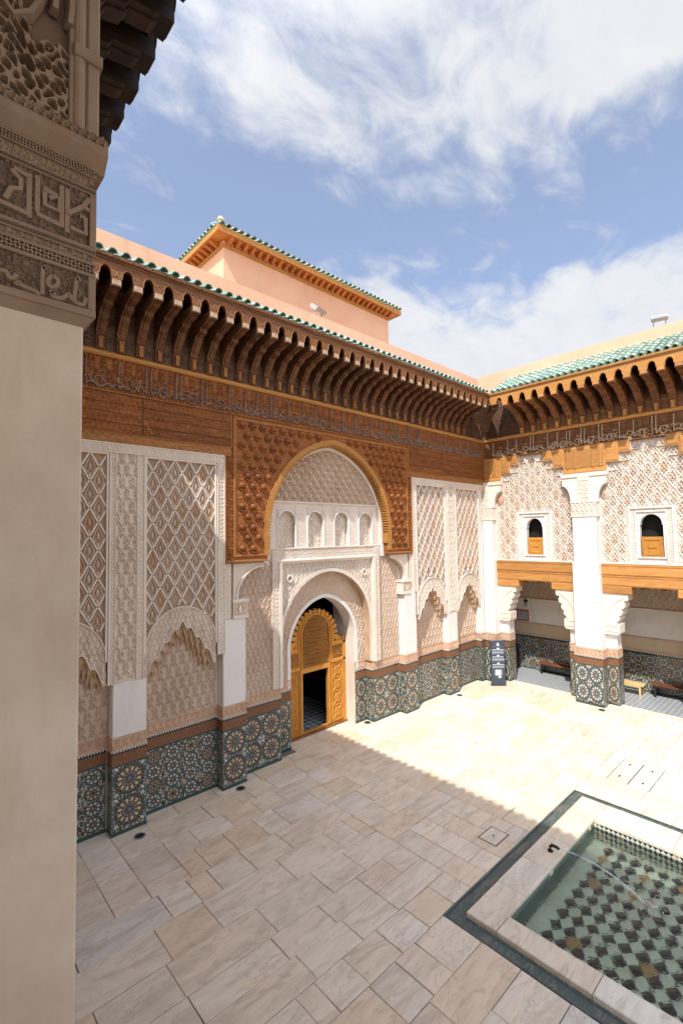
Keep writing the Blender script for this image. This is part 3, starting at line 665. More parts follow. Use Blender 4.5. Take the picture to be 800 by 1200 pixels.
def eaves(F, th, xa, xb, first, pitch, ov, holew, mats, rows, tile_x0, tile_x1, valley=None, valley_end=None, tilt=.57, pitch_t=.245, panel='cedar_dark', fascia='cedar_brown', partrows=None):
    zt = 11.17
    me = corbel_mesh(ov-.06, pitch-holew, mats)
    k0 = int(math.ceil((xa - first)/pitch)); k1 = int(math.floor((xb - first)/pitch))
    for k in range(k0, k1+1):
        put('corbel', me, F, first + k*pitch, 0, 9.90, th)
    for k in range(k0, k1):
        x = first + (k+.5)*pitch; hw = holew/2
        b = MB(F); b.cbox(x-hw, x+hw, 0, .03, 9.90, 10.42, .012, 0)
        b.ribbon([(x-hw*.7, 9.95), (x-hw*.7, 10.25), (x, 10.38), (x+hw*.7, 10.25), (x+hw*.7, 9.95)], .03, .03, .05)
        b.ribbon([(x + hw*.4*cos(a), 10.12 + hw*.55*sin(a)) for a in np.linspace(0, 6.28, 9)], .025, .03, .048)
        b.build('carved_panel', M[panel], th)
    # scalloped board
    xs = np.arange(xa-.25, xb+.25, pitch/26)
    u = ((xs - first)/pitch) % 1; ph = np.minimum(u, 1-u)*pitch; edge = (pitch-holew)/2
    t = np.clip((pitch/2 - ph)/(holew/2), 0, 1)             # 0 at hole centre
    lob = 10.95 + (zt-10.95)*np.sqrt(np.clip(1-t**2.2, 0, 1)) - .028*np.abs(np.sin(t*pi*2.5))
    zl = np.where(ph < edge, 10.93, np.maximum(lob, 10.93))
    dF = ov-.06
    b = MB(F); X = np.stack([xs]*4, 1); Z = np.stack([zl, zl, np.full_like(zl, 11.30), np.full_like(zl, 11.30)], 1)
    D = np.stack([np.full_like(xs, dF-.07), np.full_like(xs, dF+.012), np.full_like(xs, dF+.012), np.full_like(xs, dF-.07)], 1)
    b.grid(X, D, Z); b.build('scalloped_board', M[fascia], th)
    b = MB(F); b.ribbon([(x, z+.012) for x, z in zip(xs, zl)], .022, dF+.012, dF+.022); b.build('board_edge', M[mats[1]], th)
    b = MB(F); b.prism_x([(dF-.1, 11.26), (dF+.03, 11.26), (dF+.03, 11.29), (dF+.07, 11.31), (dF+.07, 11.37), (-.2, 11.80), (-.2, 11.70)], xa-.25, xb+.25); b.build('eave_moulding', M[mats[2]], th)
    b = MB(F); b.box(xa-.25, xb+.25, -.05, dF-.10, 11.27, 11.30); b.build('soffit_board', M['cedar_black'], th)
    # roof covering
    ang = math.atan(tilt); ca, sa = cos(ang), sin(ang); z0 = 11.39
    n = int((tile_x1-tile_x0)/pitch_t); step = .30
    def lo(dd):                                             # left limit of the roof at a given distance from the eave
        return tile_x0 if valley is None else tile_x0 + valley*dd
    def hi(dd): return tile_x1 if valley_end is None else tile_x1 + valley_end*dd
    ln = rows*step*ca + .25
    m = n*8; xs = np.linspace(tile_x0, tile_x1, m+1); w = .022*np.cos((xs-tile_x0)/pitch_t*2*pi) - .022
    tt = np.array([0, .15, .5, 1.0])*ln
    b = MB(F); XX = np.repeat(xs[:, None], 4, 1)
    if valley is not None: XX = np.maximum(XX, tile_x0 + valley*tt[None, :])
    if valley_end is not None: XX = np.minimum(XX, tile_x1 + valley_end*tt[None, :])
    b.grid(XX, np.repeat(ov - tt[None, :], m+1, 0), z0 + w[:, None] + tt[None, :]*tilt)
    b.grid(np.stack([xs, xs], 1), np.full((m+1, 2), ov), np.stack([z0+w-.025, z0+w], 1)); b.build('channel_tile', M['tilepan'], th, kind='stuff')
    rest = MB(F); tp = np.array([(v.co.x, -v.co.y, v.co.z) for v in TILE.vertices]); tf = [tuple(p.vertices) for p in TILE.polygons]
    for i in range(n):
        x = tile_x0 + (i+.5)*pitch_t
        for j in range(rows):
            dd = j*step*ca
            if x < lo(dd)+.03 or x > hi(dd)-.03: continue
            zz = z0 + j*step*sa + .012 + random.uniform(-.004, .004)
            if partrows is None or j < partrows:
                put('roof_tile', TILE, F, x + random.uniform(-.008, .008), ov+.02-dd, zz, th, rotx=ang - .06 + random.uniform(-.015, .015))
            else:
                q = tp.copy(); q[:, 1], q[:, 2] = tp[:, 1]*ca - tp[:, 2]*sa*-1*0 , tp[:, 2]*ca - tp[:, 1]*sa
                rest.add(q + np.array([x, ov+.02-dd, zz]), tf)
    if rest.V: rest.build('upper_roof_tile', M['tile'], th, kind='stuff', smooth=50)

# =================================================================== GROUND AND COURTYARD FLOOR
CX = 9.41
ground = MB(ID); ground.box(-400, 400, -400, 400, -1.25, -1.2)
g = ground.build('ground', M['tanband'], None); prop(g, 'bare earth ground under and around the courtyard', 'ground', None, 'structure')
PX0, PX1, PY0, PY1 = 6.38, 11.60, -3.6, 4.64      # outer edge of the drain round the pool
class WorldMB(MB):
    """boxes given directly as world x0,x1,y0,y1,z0,z1"""
    def wbox(s, x0, x1, y0, y1, z0, z1, mi=0): s.box(x0, x1, -y1, -y0, z0, z1, mi)
b = WorldMB(ID)
for (x0, x1, y0, y1) in ((-1.5, PX0, -9, 11.5), (PX1, 18.5, -9, 11.5), (PX0, PX1, PY1, 11.5), (PX0, PX1, -9, PY0)): b.wbox(x0, x1, y0, y1, -.5, -.018)
floor = b.build('courtyard_floor', M['gravelline'], None); prop(floor, 'courtyard floor paved with large worn marble slabs', 'floor', None, 'structure')

def slab(name, x0, x1, y0, y1, z, mat, parent, th=.05, gap=.004, c=.006, tilt=.0015):
    g4 = [gap*random.uniform(.6, 1.9) for _ in range(4)]; x0 += g4[0]; x1 -= g4[1]; y0 += g4[2]; y1 -= g4[3]; cx_, cy_ = (x0+x1)/2, (y0+y1)/2
    V = []
    jit = [(random.uniform(-.004, .004), random.uniform(-.004, .004)) for _ in range(4)]
    for (zz, e) in ((-th, 0), (-c, 0), (0, c)):
        for q, (x, y) in enumerate( ((x0+e, y0+e), (x1-e, y0+e), (x1-e, y1-e), (x0+e, y1-e))):
            V.append((x-cx_+jit[q][0], y-cy_+jit[q][1], zz + (random.uniform(-tilt, tilt) if zz == 0 else 0)))
    f = [(8, 9, 10, 11)] + [(r*4+k, r*4+(k+1) % 4, r*4+4+(k+1) % 4, r*4+4+k) for r in (0, 1) for k in range(4)]
    return link(name, mesh_from(V, f, mat, name=name), (cx_, cy_, z + random.uniform(-.002, .002)), parent)

HATCH = (12.72, 14.12, 3.42, 4.32)
rnd = random.Random(11)
def pave(x0, x1, y0, y1, along='x', wr=(.46, .78), lr=(.62, 1.5)):
    a, e = (y0, y1) if along == 'x' else (x0, x1)
    while a < e - .02:
        w = rnd.uniform(*wr)
        if e - (a+w) < .25: w = e - a
        p, q = (x0, x1) if along == 'x' else (y0, y1)
        p0 = p; first = True
        while p0 < q - .02:
            l = rnd.uniform(*lr) * (rnd.uniform(.35, 1) if first else 1); first = False
            if q - (p0+l) < .3: l = q - p0
            R = (p0, p0+l, a, a+w) if along == 'x' else (a, a+w, p0, p0+l)
            if l > .8 and w > .5 and rnd.random() < .24:       # a slab made up of two smaller ones
                m = p0 + l*rnd.uniform(.35, .65)
                for (s0, s1) in ((p0, m), (m, p0+l)):
                    R2 = (s0, s1, a, a+w) if along == 'x' else (a, a+w, s0, s1)
                    slab('floor_slab', *R2, 0, M['marble'], floor)
            else: slab('floor_slab', *R, 0, M['marble'], floor)
            p0 += l
        a += w
pave(1.3, PX0, 1.6, 4.64, 'x')
pave(PX0, PX0+.001, 0, 0)
pave(1.3, 7.2, 4.64, 8.2, 'x')
pave(7.2, 11.6, 4.64, 6.4, 'y', (.45, .66), (.8, 1.4))
pave(7.2, 12.3, 6.4, 8.2, 'x', (.42, .68), (.6, 1.35))
pave(1.3, 3.9, 8.2, 10.75, 'y', (.45, .7), (.7, 1.1)); pave(3.9, 8.2, 8.2, 10.75, 'x', (.45, .75), (.6, 1.3))
pave(8.2, 17.9, 8.2, 11.42, 'x', (.42, .66), (.7, 1.7))
pave(12.3, 17.9, 4.64, 8.2, 'x', (.42, .7), (.8, 1.7)); pave(11.6, 12.3, 4.64, 6.4, 'y', (.35, .7), (.7, 1))
x0, x1, y0, y1 = HATCH
pave(PX1, x0, 1.6, 4.64, 'y', (.5, .62), (.7, 1.2)); pave(x0, x1, 1.6, y0, 'x', (.45, .6), (.6, 1)); pave(x0, x1, y1, 4.64, 'x'); pave(x1, 17.9, 1.6, 4.64, 'x', (.45, .6), (.8, 1.4))

b = WorldMB(ID); b.wbox(17.9, 18.32, -3, 10.7, -.2, .028); g = b.build('gallery_step', M['coping'], None); prop(g, 'pale marble kerb along the edge of the arcade', 'kerb', None, 'structure')
b = WorldMB(ID); b.wbox(18.32, 20.5, -3, 11.4, -.2, .022); g = b.build('gallery_floor', M['gallery_floor'], None); prop(g, 'grey and white mosaic floor of the arcade', 'floor', None, 'structure')

# hatch, cap and drains in the paving
t = thing('floor_hatch', ((x0+x1)/2, (y0+y1)/2, 0), 'large rectangular stone hatch with four slots set in the sunlit paving', 'hatch')
b = WorldMB(ID); b.wbox(x0, x1, y0, y1, -.05, -.012); b.build('hatch_frame', M['steel'], t)
for k in range(2):
    ym = y0 + (y1-y0)*k/2; p = slab('hatch_slab', x0+.02, x1-.02, ym+.012, ym+(y1-y0)/2-.012, .001, M['coping'], t)
for xx in (x0+.3, x1-.3):
    for yy in (y0+.2, y1-.2):
        b = WorldMB(ID); b.wbox(xx-.05, xx+.05, yy-.018, yy+.018, .001, .006); b.build('lifting_slot', M['bronze'], t)
t = thing('stone_cap', (8.72, 5.08, 0), 'small square stone cap with a round hole beside the pool drain', 'drain cap')
b = WorldMB(ID); b.wbox(8.46, 8.98, 4.88, 5.28, -.02, .0035); b.build('cap_joint', M['gravelline'], t)
b = MB(ID); b.cbox(8.475, 8.965, -5.265, -4.895, 0, .01); slab('cap_slab', 8.475, 8.965, 4.895, 5.265, .007, M['coping'], t)
b = MB(ID); b.add([(8.72+.022*cos(a), -5.08+.022*sin(a), .0115) for a in np.arange(0, 6.28, .7)], [tuple(range(9))]); b.build('hole', M['black'], t)  # flat black disc draws the dark inside the hole
for (x, y, lab) in ((3.66, 10.02, 'round dark drain cover before the nearest tiled pilaster, left edge of the floor'), (6.06, 10.16, 'round dark drain cover at the foot of the second tiled pilaster'),
                    (11.05, 10.78, 'round dark drain cover just right of the golden door'), (15.3, 10.14, 'round dark drain cover below the pilaster between the two right niches'), (17.35, 5.94, 'round dark drain cover in front of the free-standing arcade pillar')):
    t = thing('drain_cover', (x, y, 0), lab, 'drain', 'round drains at the feet of the pilasters')
    n = 16; b = MB(ID); ring_ = [(x+.115*cos(2*pi*k/n), -y+.115*sin(2*pi*k/n), .006) for k in range(n)]
    r2 = [(x+.085*cos(2*pi*k/n), -y+.085*sin(2*pi*k/n), .011) for k in range(n)]
    b.add(ring_ + r2, [(k, (k+1) % n, n+(k+1) % n, n+k) for k in range(n)]); b.build('rim', M['steel'], t)
    b = MB(ID); b.add([(px, py, .009) for px, py, _ in r2], [tuple(range(n))])
    for k in range(-2, 3): b.box(x+k*.03-.006, x+k*.03+.006, -y-.06, -y+.06, .009, .013)
    b.build('grate', M['blackmetal'], t)

# =================================================================== POOL
pool = thing('fountain_pool', (9, 1, 0), 'rectangular sunken pool with marble coping, dark drain and diamond tiled bed', 'pool')
CO = (6.63, 11.34, -3.35, 4.38); CI = (7.04, 10.60, -2.9, 3.87)
b = WorldMB(ID)
for (x0, x1, y0, y1) in ((PX0, CO[0], PY0, PY1), (CO[1], PX1, PY0, PY1), (CO[0], CO[1], CO[3], PY1), (CO[0], CO[1], PY0, CO[2])): b.wbox(x0, x1, y0, y1, -.5, -.016)
b.build('drain_channel', M['drainstone'], pool)
b = WorldMB(ID)
for e in (0, .2):
    w = .035; x0, x1, y0, y1 = PX0+e, PX1-e, PY0+e, PY1-e
    for r in ((x0, x0+w, y0, y1), (x1-w, x1, y0, y1), (x0+w, x1-w, y1-w, y1), (x0+w, x1-w, y0, y0+w)): b.wbox(*r, -.016, .006 if e == 0 else -.008)
b.build('drain_edge', M['drainstone'], pool)
def coping(x0, x1, y0, y1, n, along):
    L0, L1 = (x0, x1) if along == 'x' else (y0, y1); cuts = [L0] + sorted(L0+(L1-L0)*(k+rnd.uniform(-.12, .12))/n for k in range(1, n)) + [L1]
    for a, c in zip(cuts[:-1], cuts[1:]):
        R = (a, c, y0, y1) if along == 'x' else (x0, x1, a, c)
        slab('coping_stone', *R, .065, M['coping'], pool, th=.12, c=.012, gap=.003)
coping(CO[0], CO[1], CI[3], CO[3], 5, 'x'); coping(CO[0], CI[0], CO[2], CI[3], 6, 'y'); coping(CI[1], CO[1], CO[2], CI[3], 5, 'y'); coping(CO[0], CO[1], CO[2]-.1, CI[2], 4, 'x')
b = WorldMB(ID)
for i, r in enumerate(((CI[0]-.3, CI[0], CO[2], CO[3]), (CI[1], CI[1]+.3, CO[2], CO[3]), (CI[0], CI[1], CI[3], CI[3]+.3), (CI[0], CI[1], CI[2]-.3, CI[2]))):
    b = WorldMB(ID); b.wbox(*r, -.7, .0); b.build('tiled_basin_wall', M['zpoolgreen' if i in (0, 2) else 'zpool'], pool)
b = WorldMB(ID)
b = WorldMB(ID); b.wbox(CI[0]-.1, CI[1]+.1, CI[2]-.1, CI[3]+.1, -.75, -.42); bed = b.build('pool_bed', M['poolbed'], pool)
b = MB(ID); b.add([(-.153, 0, 0), (0, -.113, 0), (.153, 0, 0), (0, .113, 0), (-.147, 0, .004), (0, -.108, .004), (.147, 0, .004), (0, .108, .004)], [(4, 5, 6, 7), (0, 1, 5, 4), (1, 2, 6, 5), (2, 3, 7, 6), (3, 0, 4, 7)])
DIA = {k: b.local_mesh(M[k], name='diamond_tile_'+k) for k in ('z_black', 'z_ochre', 'z_green')}
cnt = 0; rest = MB(ID)
for j in range(0, 70, 2):
    for i in range(12):
        x = CI[0]+.25 + i*.31; y = CI[3]-.33 - j*.115
        if x > CI[1]-.14 or y < CI[2]+.1: continue
        k = rnd.choice(['z_black']*16+['z_ochre'])
        if cnt < 250: put('diamond_tile', DIA[k], ID, x, -y, -.42, bed); cnt += 1
        else: rest.add([(x+px, -y+py, -.42+pz) for px, py, pz in ((-.147, 0, .004), (0, -.108, .004), (.147, 0, .004), (0, .108, .004))], [(0, 1, 2, 3)])
for j in range(1, 60, 2):                    # a few tinted tiles between the dark ones
    for i in range(11):
        if rnd.random() < .025: put('diamond_tile', DIA['z_ochre'], ID, CI[0]+.405 + i*.31, -(CI[3]-.33-j*.115), -.42, bed)
rest.build('far_diamond_tile', M['z_black'], bed, kind='stuff')
b = MB(ID); n1, n2 = 60, 100
xs = np.linspace(CI[0], CI[1], n1); ys = np.linspace(CI[2], CI[3], n2); XX, YY = np.meshgrid(xs, ys, indexing='ij')
rip = np.hypot(XX-9.0, YY-2.45)
ZZ = -.075 + .010*np.sin(rip*24)*np.exp(-rip*1.3) + .0025*np.sin(XX*9+YY*5)*np.cos(YY*8-XX*3)
b.grid(XX[::-1], -YY[::-1], ZZ[::-1]); w = b.build('water', M['water'], None, smooth=60); prop(w, 'clear greenish rippled water filling the pool', 'water', None, 'structure')
t = thing('water_spout', (8.98, 4.05, .065), 'small dark bronze spout on the pool coping with a thin jet of water', 'fountain')
b = MB(ID); b.tube([(8.98, -4.07, .06), (8.98, -4.07, .15), (8.98, -4.03, .185), (8.98, -3.95, .19), (8.98, -3.90, .175)], [.03, .026, .03, .03, .026], 10); b.build('pipe', M['bronze'], t, smooth=50)
b = MB(ID); b.tube([(8.98, -4.07, .063), (8.98, -4.07, .085)], .05, 12); b.build('collar', M['bronze'], t)
P = [(8.98 + .06*q, -3.90+1.45*q, .175 + .30*q - .63*q*q) for q in np.linspace(0, 1, 16)]
b = MB(ID); b.tube(P, [.010 + .012*q for q in np.linspace(0, 1, 16)], 8); q = random.Random(2)
for k in range(70):
    a, r = q.uniform(0, 6.28), abs(q.gauss(0, .16)); x, y, e = 9.04 + r*cos(a), -2.44 + r*1.3*sin(a), q.uniform(.006, .022)
    b.add([(x+e, y, -.07), (x, y+e*1.6, -.07), (x-e, y, -.07), (x, y-e*1.6, -.07), (x, y, -.07+e)], [(0, 1, 4), (1, 2, 4), (2, 3, 4), (3, 0, 4)])
b.build('water_jet', M['jet'], t, kind='stuff', smooth=60)

# =================================================================== PORTAL WALL
FA = Frame(0, 10.36, 0)
A = thing('portal_wall', (CX, 10.36, 0), 'tall courtyard wall with golden door, carved stucco panels and cedar frieze', 'wall', None, 'thing')
b = MB(FA)
b.box(-.3, 7.56, -1.6, -.305, -.3, 12.3); b.box(11.26, 18.3, -1.6, -.305, -.3, 12.3); b.box(7.56, 11.26, -1.6, -.47, 5.22, 12.3)
b.box(7.56, 8.12, -1.6, -.635, -.3, 5.22); b.box(10.70, 11.26, -1.6, -.635, -.3, 5.22); b.box(8.12, 10.70, -1.6, -.635, 4.17, 5.22)
b.build('wall_core', M['stucco'], A)
b = MB(FA); b.box(-.3, 17.95, -.305, -.01, 9.04, 11.75); b.box(17.0, 17.94, -.01, .012, 9.9, 10.9); b.build('upper_wall', M['cedar_dark'], A)

def mouldings(F, parent, lines, d0, d1, name='moulding', mat='lattice'):
    b = MB(F)
    for (x0, x1, z0, z1) in lines: b.cbox(x0, x1, d0, d1, z0, z1, min(.008, abs(x1-x0)/3, abs(z1-z0)/3))
    return b.build(name, M[mat], parent)

b = MB(ID); w, h = .152, .26
arc_ = [(w*.37*cos(t), -h*.40 + h*.42*max(0, sin(t))**.8) for t in np.linspace(0, pi, 11)]
b.prism_d([(w/2, -h*.44), (w/2, h/2), (-w/2, h/2), (-w/2, -h*.44), (-w*.44, -h*.5)] + arc_[::-1] + [(w*.44, -h*.5)], 0, .07)
b.ribbon(arc_, .02, .06, .082)
b.prism_d([(w*.36*cos(t), -h*.36 + h*.42*max(0, sin(t))**.8) for t in np.linspace(0, pi, 11)], -.005, .012)
MUQ = b.local_mesh(M['muqarnas'], name='muqarnas_cell')
def niche_panel(x0, x1, zt, d=-.06):
    xc = (x0+x1)/2; hw = .77
    cus = lambda t: .085*(1-np.abs(np.cos(np.minimum(t, 1)*pi*3.5)))
    zo = lambda x: np.where(np.abs(x-xc) < hw, 4.04 - .92*(np.abs(x-xc)/hw)**1.3 - 1.35*cus(np.abs(x-xc)/hw) + .06, 3.02)
    zo0 = lambda x: np.maximum(zo(x), 3.02)
    zb = lambda x: 3.50 + .93*np.sqrt(np.clip(1-((x-xc)/.845)**2, 0, 1))
    lattice(FA, A, x0, x1, zt, lambda x: np.maximum(zb(x), zo0(x)+.02), 5, .57, d)
    field(FA, A, 'carved_arch', M['stucco'], x0, x1, zo0, lambda x: np.maximum(zb(x), zo0(x)+.03), -.03, .022, arab, .10, .016, back=-.085)
    b = MB(FA); xs = np.linspace(xc-.835, xc+.835, 60); b.ribbon([(x, float(zb(np.array([x]))[0])) for x in xs], .035, -.04, .008)
    xs = np.linspace(xc-.765, xc+.765, 90); b.ribbon([(x, float(zo0(np.array([x]))[0])+.012) for x in xs], .03, -.05, .004); b.build('arch_moulding', M['lattice'], A)
    tiers = ((-.15, -.075, .10, 0), (-.215, -.15, .215, .5), (-.287, -.215, .33, 0))
    for (d0, d1, drop, off) in tiers:
        b = MB(FA); zl = lambda x, drop=drop: 4.09 - drop - .94*(np.abs(x-xc)/hw)**1.3
        xs = np.linspace(x0+.04, x1-.04, 50); zz0 = zl(xs) + .10
        b.grid(np.stack([xs, xs], 1), np.full((50, 2), d1-.01), np.stack([zz0, np.maximum(zz0+.02, zo(xs)+.16)], 1)); par = b.build('muqarnas_tier', M['muqarnas'], A)
        for q in range(-5, 6):
            u = (q+off)*.148
            if abs(u) > .70: continue
            put('muqarnas_cell', MUQ, FA, xc+u, d0, float(zl(np.array([xc+u]))[0]), par)
    field(FA, A, 'niche_panel', M['field'], x0-.05, x1+.12, 1.935, 4.2, -.285, .034, arab, .21, .014)

def stucco_group(mir):
    m = (lambda x: 2*CX-x) if mir else (lambda x: x)
    def r(a, c): return (min(m(a), m(c)), max(m(a), m(c)))
    # pilaster between the two niches
    x0, x1 = r(3.22, 3.92)
    if mir: x0, x1 = 15.02, 15.64
    dado(FA, A, x0, x1, -.3, 0, 'big')
    b = MB(FA); b.cbox(x0+.01, x1-.01, -.3, .0, 1.935, 3.02, .012); b.build('white_pilaster', M['white'], A)
    sx0, sx1 = r(3.13, 3.84)
    if mir: sx0, sx1 = 15.02, 15.66
    b = MB(FA); b.box(sx0, sx1, -.3, -.004, 3.02, 7.98); b.build('strip_core', M['stucco'], A)
    w = sx1-sx0
    field(FA, A, 'carved_strip', M['stucco'], sx0+.015, sx0+.15*w, 3.03, 7.78, 0, .014, scroll, .09, .02)
    field(FA, A, 'inscribed_strip', M['stucco'], sx0+.2*w, sx0+.76*w, 3.1, 7.78, -.003, .036, arab, .56*w/2, .013)
    field(FA, A, 'carved_strip', M['stucco'], sx0+.81*w, sx1-.015, 3.03, 7.78, 0, .014, scroll, .09, .02)
    mouldings(FA, A, [(sx0-.01, sx0+.02, 3.02, 7.80), (sx0+.15*w, sx0+.19*w, 3.05, 7.80), (sx0+.77*w, sx0+.81*w, 3.05, 7.80), (sx1-.02, sx1+.01, 3.02, 7.80)], -.01, .03)
    # lattice panels with their niches
    a0, a1 = r(3.86, 5.54)
    if mir: a0, a1 = 13.24, 14.98
    niche_panel(a0, a1, 7.76)
    c0, c1 = r(1.42, 3.1)
    if mir: c0, c1 = 15.70, 17.36
    niche_panel(c0, c1, 7.76)
    for (p0, p1) in ((a0, a1), (c0, c1)):
        mouldings(FA, A, [(p0-.012, p0+.03, 3.5, 7.78), (p1-.03, p1+.012, 3.5, 7.78), (p0+.03, p1-.03, 7.74, 7.785)], -.08, .02)
    for (p0, p1) in ((3.95, 5.70), (.6, 3.20)):
        q0, q1 = r(p0, p1)
        if mir: q0, q1 = (13.15, 15.02) if p0 > 3 else (15.64, 17.34)
        dado(FA, A, q0, q1, -.4, -.29, 'small')
    # frame
    x0, x1 = r(.5, 5.76)
    if mir: x0, x1 = 12.98, 17.9
    field(FA, A, 'carved_border', M['stucco'], x0, x1, 7.80, 7.98, 0.004, .015, scroll, .10, .02, back=-.1)
    mouldings(FA, A, [(x0, x1, 7.965, 7.995), (x0, x1, 7.785, 7.81)], -.05, .035)
    q0, q1 = r(5.57, 5.76)
    if mir: q0, q1 = 12.98, 13.22
    b = MB(FA); b.box(q0, q1, -.3, -.002, 3.2 if not mir else 3.98, 7.80); b.build('strip_core', M['stucco'], A)
    field(FA, A, 'carved_border', M['stucco'], q0+.02, q1-.02, 3.22 if not mir else 4.0, 7.79, 0.002, .015, scroll, .10, .02)
    mouldings(FA, A, [(q0-.005, q0+.02, 3.2, 7.98), (q1-.02, q1+.006, 3.2, 7.98)], -.02, .03)
    # pilaster beside the portal
    x0, x1 = r(5.70, 6.35)
    if mir: x0, x1 = 12.50, 13.15
    dado(FA, A, x0, x1, -.4, 0, 'big')
    b = MB(FA); b.cbox(x0+.02, x1-.01, -.35, .0, 1.935, 3.98, .012); b.build('white_pilaster', M['white'], A)
    # capital, bracket and carved field up to the cedar frame
    x0, x1 = r(5.98, 6.42)
    b = MB(FA); b.cbox(x0, x1, -.3, .03, 3.98, 4.06, .01); b.cbox(x0+.02, x1-.02, -.3, .0, 4.06, 4.38, .01); b.cbox(x0-.01, x1+.01, -.3, .035, 4.38, 4.45, .01)
    cpt = b.build('capital', M['lattice'], A)
    xm = (x0+x1)/2; b = MB(FA)
    for k in (-1, 1): b.ribbon([(xm+k*.05, 4.13), (xm+k*.09, 4.22), (xm+k*.04, 4.31)], .05, 0, .02)
    b.ribbon([(xm-.15, 4.1), (xm-.15, 4.34), (xm+.15, 4.34), (xm+.15, 4.1), (xm-.15, 4.1)], .025, 0, .018); b.build('capital_carving', M['muqarnas'], cpt)
    y0, y1 = r(5.77, 5.96)
    field(FA, A, 'carved_strip', M['stucco'], y0, y1, 3.99, 5.30, -.04, .016, scroll, .10, .02)
    b = MB(FA); b.box(y0, y1, -.3, -.045, 3.98, 5.34); b.build('strip_core', M['stucco'], A)
    f0, f1 = r(6.35, 7.30)
    field(FA, A, 'carved_wall_panel', M['field'], f0, f1, 1.935, 5.34, -.285, .028, arab, .155, .015)
    k0, k1 = r(7.30, 7.50)
    field(FA, A, 'carved_strip', M['stucco'], k0, k1, 1.935, 5.62, -.22, .016, scroll, .11, .02)
    b = MB(FA); b.box(k0, k1, -.35, -.225, 1.935, 5.62); b.box(*r(7.50, 7.60), -.66, -.18, 1.935, 5.28); b.build('portal_frame', M['lattice'], A)
    # quarter-round bracket under the cedar frame
    sg = -1 if mir else 1; X0 = m(6.03); arc = [(X0 + sg*(.10 + .80*(1-cos(a))), 4.45 + .80*sin(a)) for a in np.linspace(0, pi/2, 14)]
    poly = [(X0, 4.45)] + arc + [(X0 + sg*.90, 5.34), (X0, 5.34)]
    b = MB(FA); b.prism_d(poly, -.3, -.09); br = b.build('bracket', M['stucco'], A)
    b = MB(FA); b.ribbon(arc, .075, -.12, -.04); b.ribbon([(X0+sg*.02, 4.45), (X0+sg*.02, 5.30), (X0+sg*.90, 5.30)], .06, -.10, -.05); b.build('bracket_moulding', M['lattice'], br)
    f0, f1 = (6.35, 7.60) if not mir else (11.22, 12.46)
    dado(FA, A, f0, f1, -.66, -.29, 'big')
stucco_group(False); stucco_group(True)
b = MB(FA); b.box(17.36, 17.95, -.35, -.05, 0, 8.0); b.build('corner_pilaster', M['white'], A)
dado(FA, A, 17.36, 17.94, -.35, -.04, 'big')

# ---- cedar frieze
friezes = []
for (q0, q1) in ((-.3, 5.98), (12.79, 17.95)):
    fr = MB(FA); fr.box(q0, q1, -.3, -.03, 7.995, 9.05); friezes.append(fr.build('cedar_frieze', M['cedar'], A))
for (x0, x1) in ((.5, 3.78), (3.80, 5.95), (12.84, 14.9), (14.92, 17.93)):
    for k in range(4):
        z = 8.215 + k*.207; field(FA, friezes[x0 > 10], 'plank', M['cedar'], x0, x1, z+.005, z+.202, -.006 + (.008 if k % 2 else 0), .016, arab, .115, .02, back=-.05)
for (x0, x1) in ((.5, 5.97), (12.80, 17.93)):
    frieze = friezes[x0 > 10]
    field(FA, frieze, 'chevron_strip', M['cedar_frame'], x0, x1, 8.0, 8.19, -.012, .016, cross, .19, .018)
    mouldings(FA, frieze, [(x0, x1, 8.19, 8.215), (x0, x1, 7.99, 8.005)], -.02, .02, mat='cedar_frame')
    xv = [x0+.02, x1-.03]; mouldings(FA, frieze, [(v, v+.04, 8.215, 9.04) for v in xv], -.02, .022, mat='cedar_frame')

# ---- pointed cedar arch over the portal
AR = dict(cx=CX-.03, hw=2.36, zs=6.05, R=2.66)
az = parch_z(AR['cx'], AR['hw'], AR['zs'], AR['R'], 5.36)
sp = field(FA, A, 'cedar_spandrel', M['cedar'], 5.77, 12.99, az, lambda x: np.where((x < 5.985) | (x > 12.775), 7.98, 9.045), 0.002, .0, None, .1, .03, back=-.3)
mouldings(FA, sp, [(5.77, 5.80, 5.36, 7.98), (6.0, 6.06, 5.50, 9.0), (12.70, 12.76, 5.50, 9.0), (12.96, 12.99, 5.36, 7.98), (6.06, 12.70, 8.93, 8.99), (5.77, 7.0, 5.36, 5.42), (6.06, 6.98, 5.50, 5.55), (11.79, 12.99, 5.36, 5.42), (11.8, 12.70, 5.50, 5.55)], -.01, .035, 'spandrel_frame', 'cedar_frame')
for (a, c) in ((5.81, 5.99), (12.77, 12.95)): field(FA, sp, 'carved_border', M['cedar'], a, c, 5.44, 7.98, .004, .02, scroll, .12, .02)
b = MB(ID); w, h = .125, .125
top = [(-w*.95, h*.5), (-w*.5, h*.92), (0, h), (w*.5, h*.92), (w*.95, h*.5)]; bot = [(w*.75, -h*.35), (0, -h), (-w*.75, -h*.35)]
ol = top + bot; b.prism_d(ol, 0, .014); n = 10
for (r0_, z0_, r1_, z1_, zc0, zc1) in ((.078, .014, .070, .055, .012, .016), (.070, .055, .042, .082, .016, .022), (.042, .082, .0, .092, .022, .026)):
    A0 = [(r0_*cos(2*pi*k/n), z0_, zc0 + r0_*sin(2*pi*k/n)) for k in range(n)]; A1 = [(r1_*cos(2*pi*k/n), z1_, zc1 + r1_*sin(2*pi*k/n)) for k in range(n)]
    b.add(A0 + A1, [(k, (k+1) % n, n+(k+1) % n, n+k) for k in range(n)])
b.ribbon([(.10*cos(t), .0 + .105*sin(t)) for t in np.linspace(pi*1.02, pi*1.98, 9)], .035, .0, .06, taper=.5)
BOSS = b.local_mesh(M['cedar_boss'], 40, name='carved_boss')
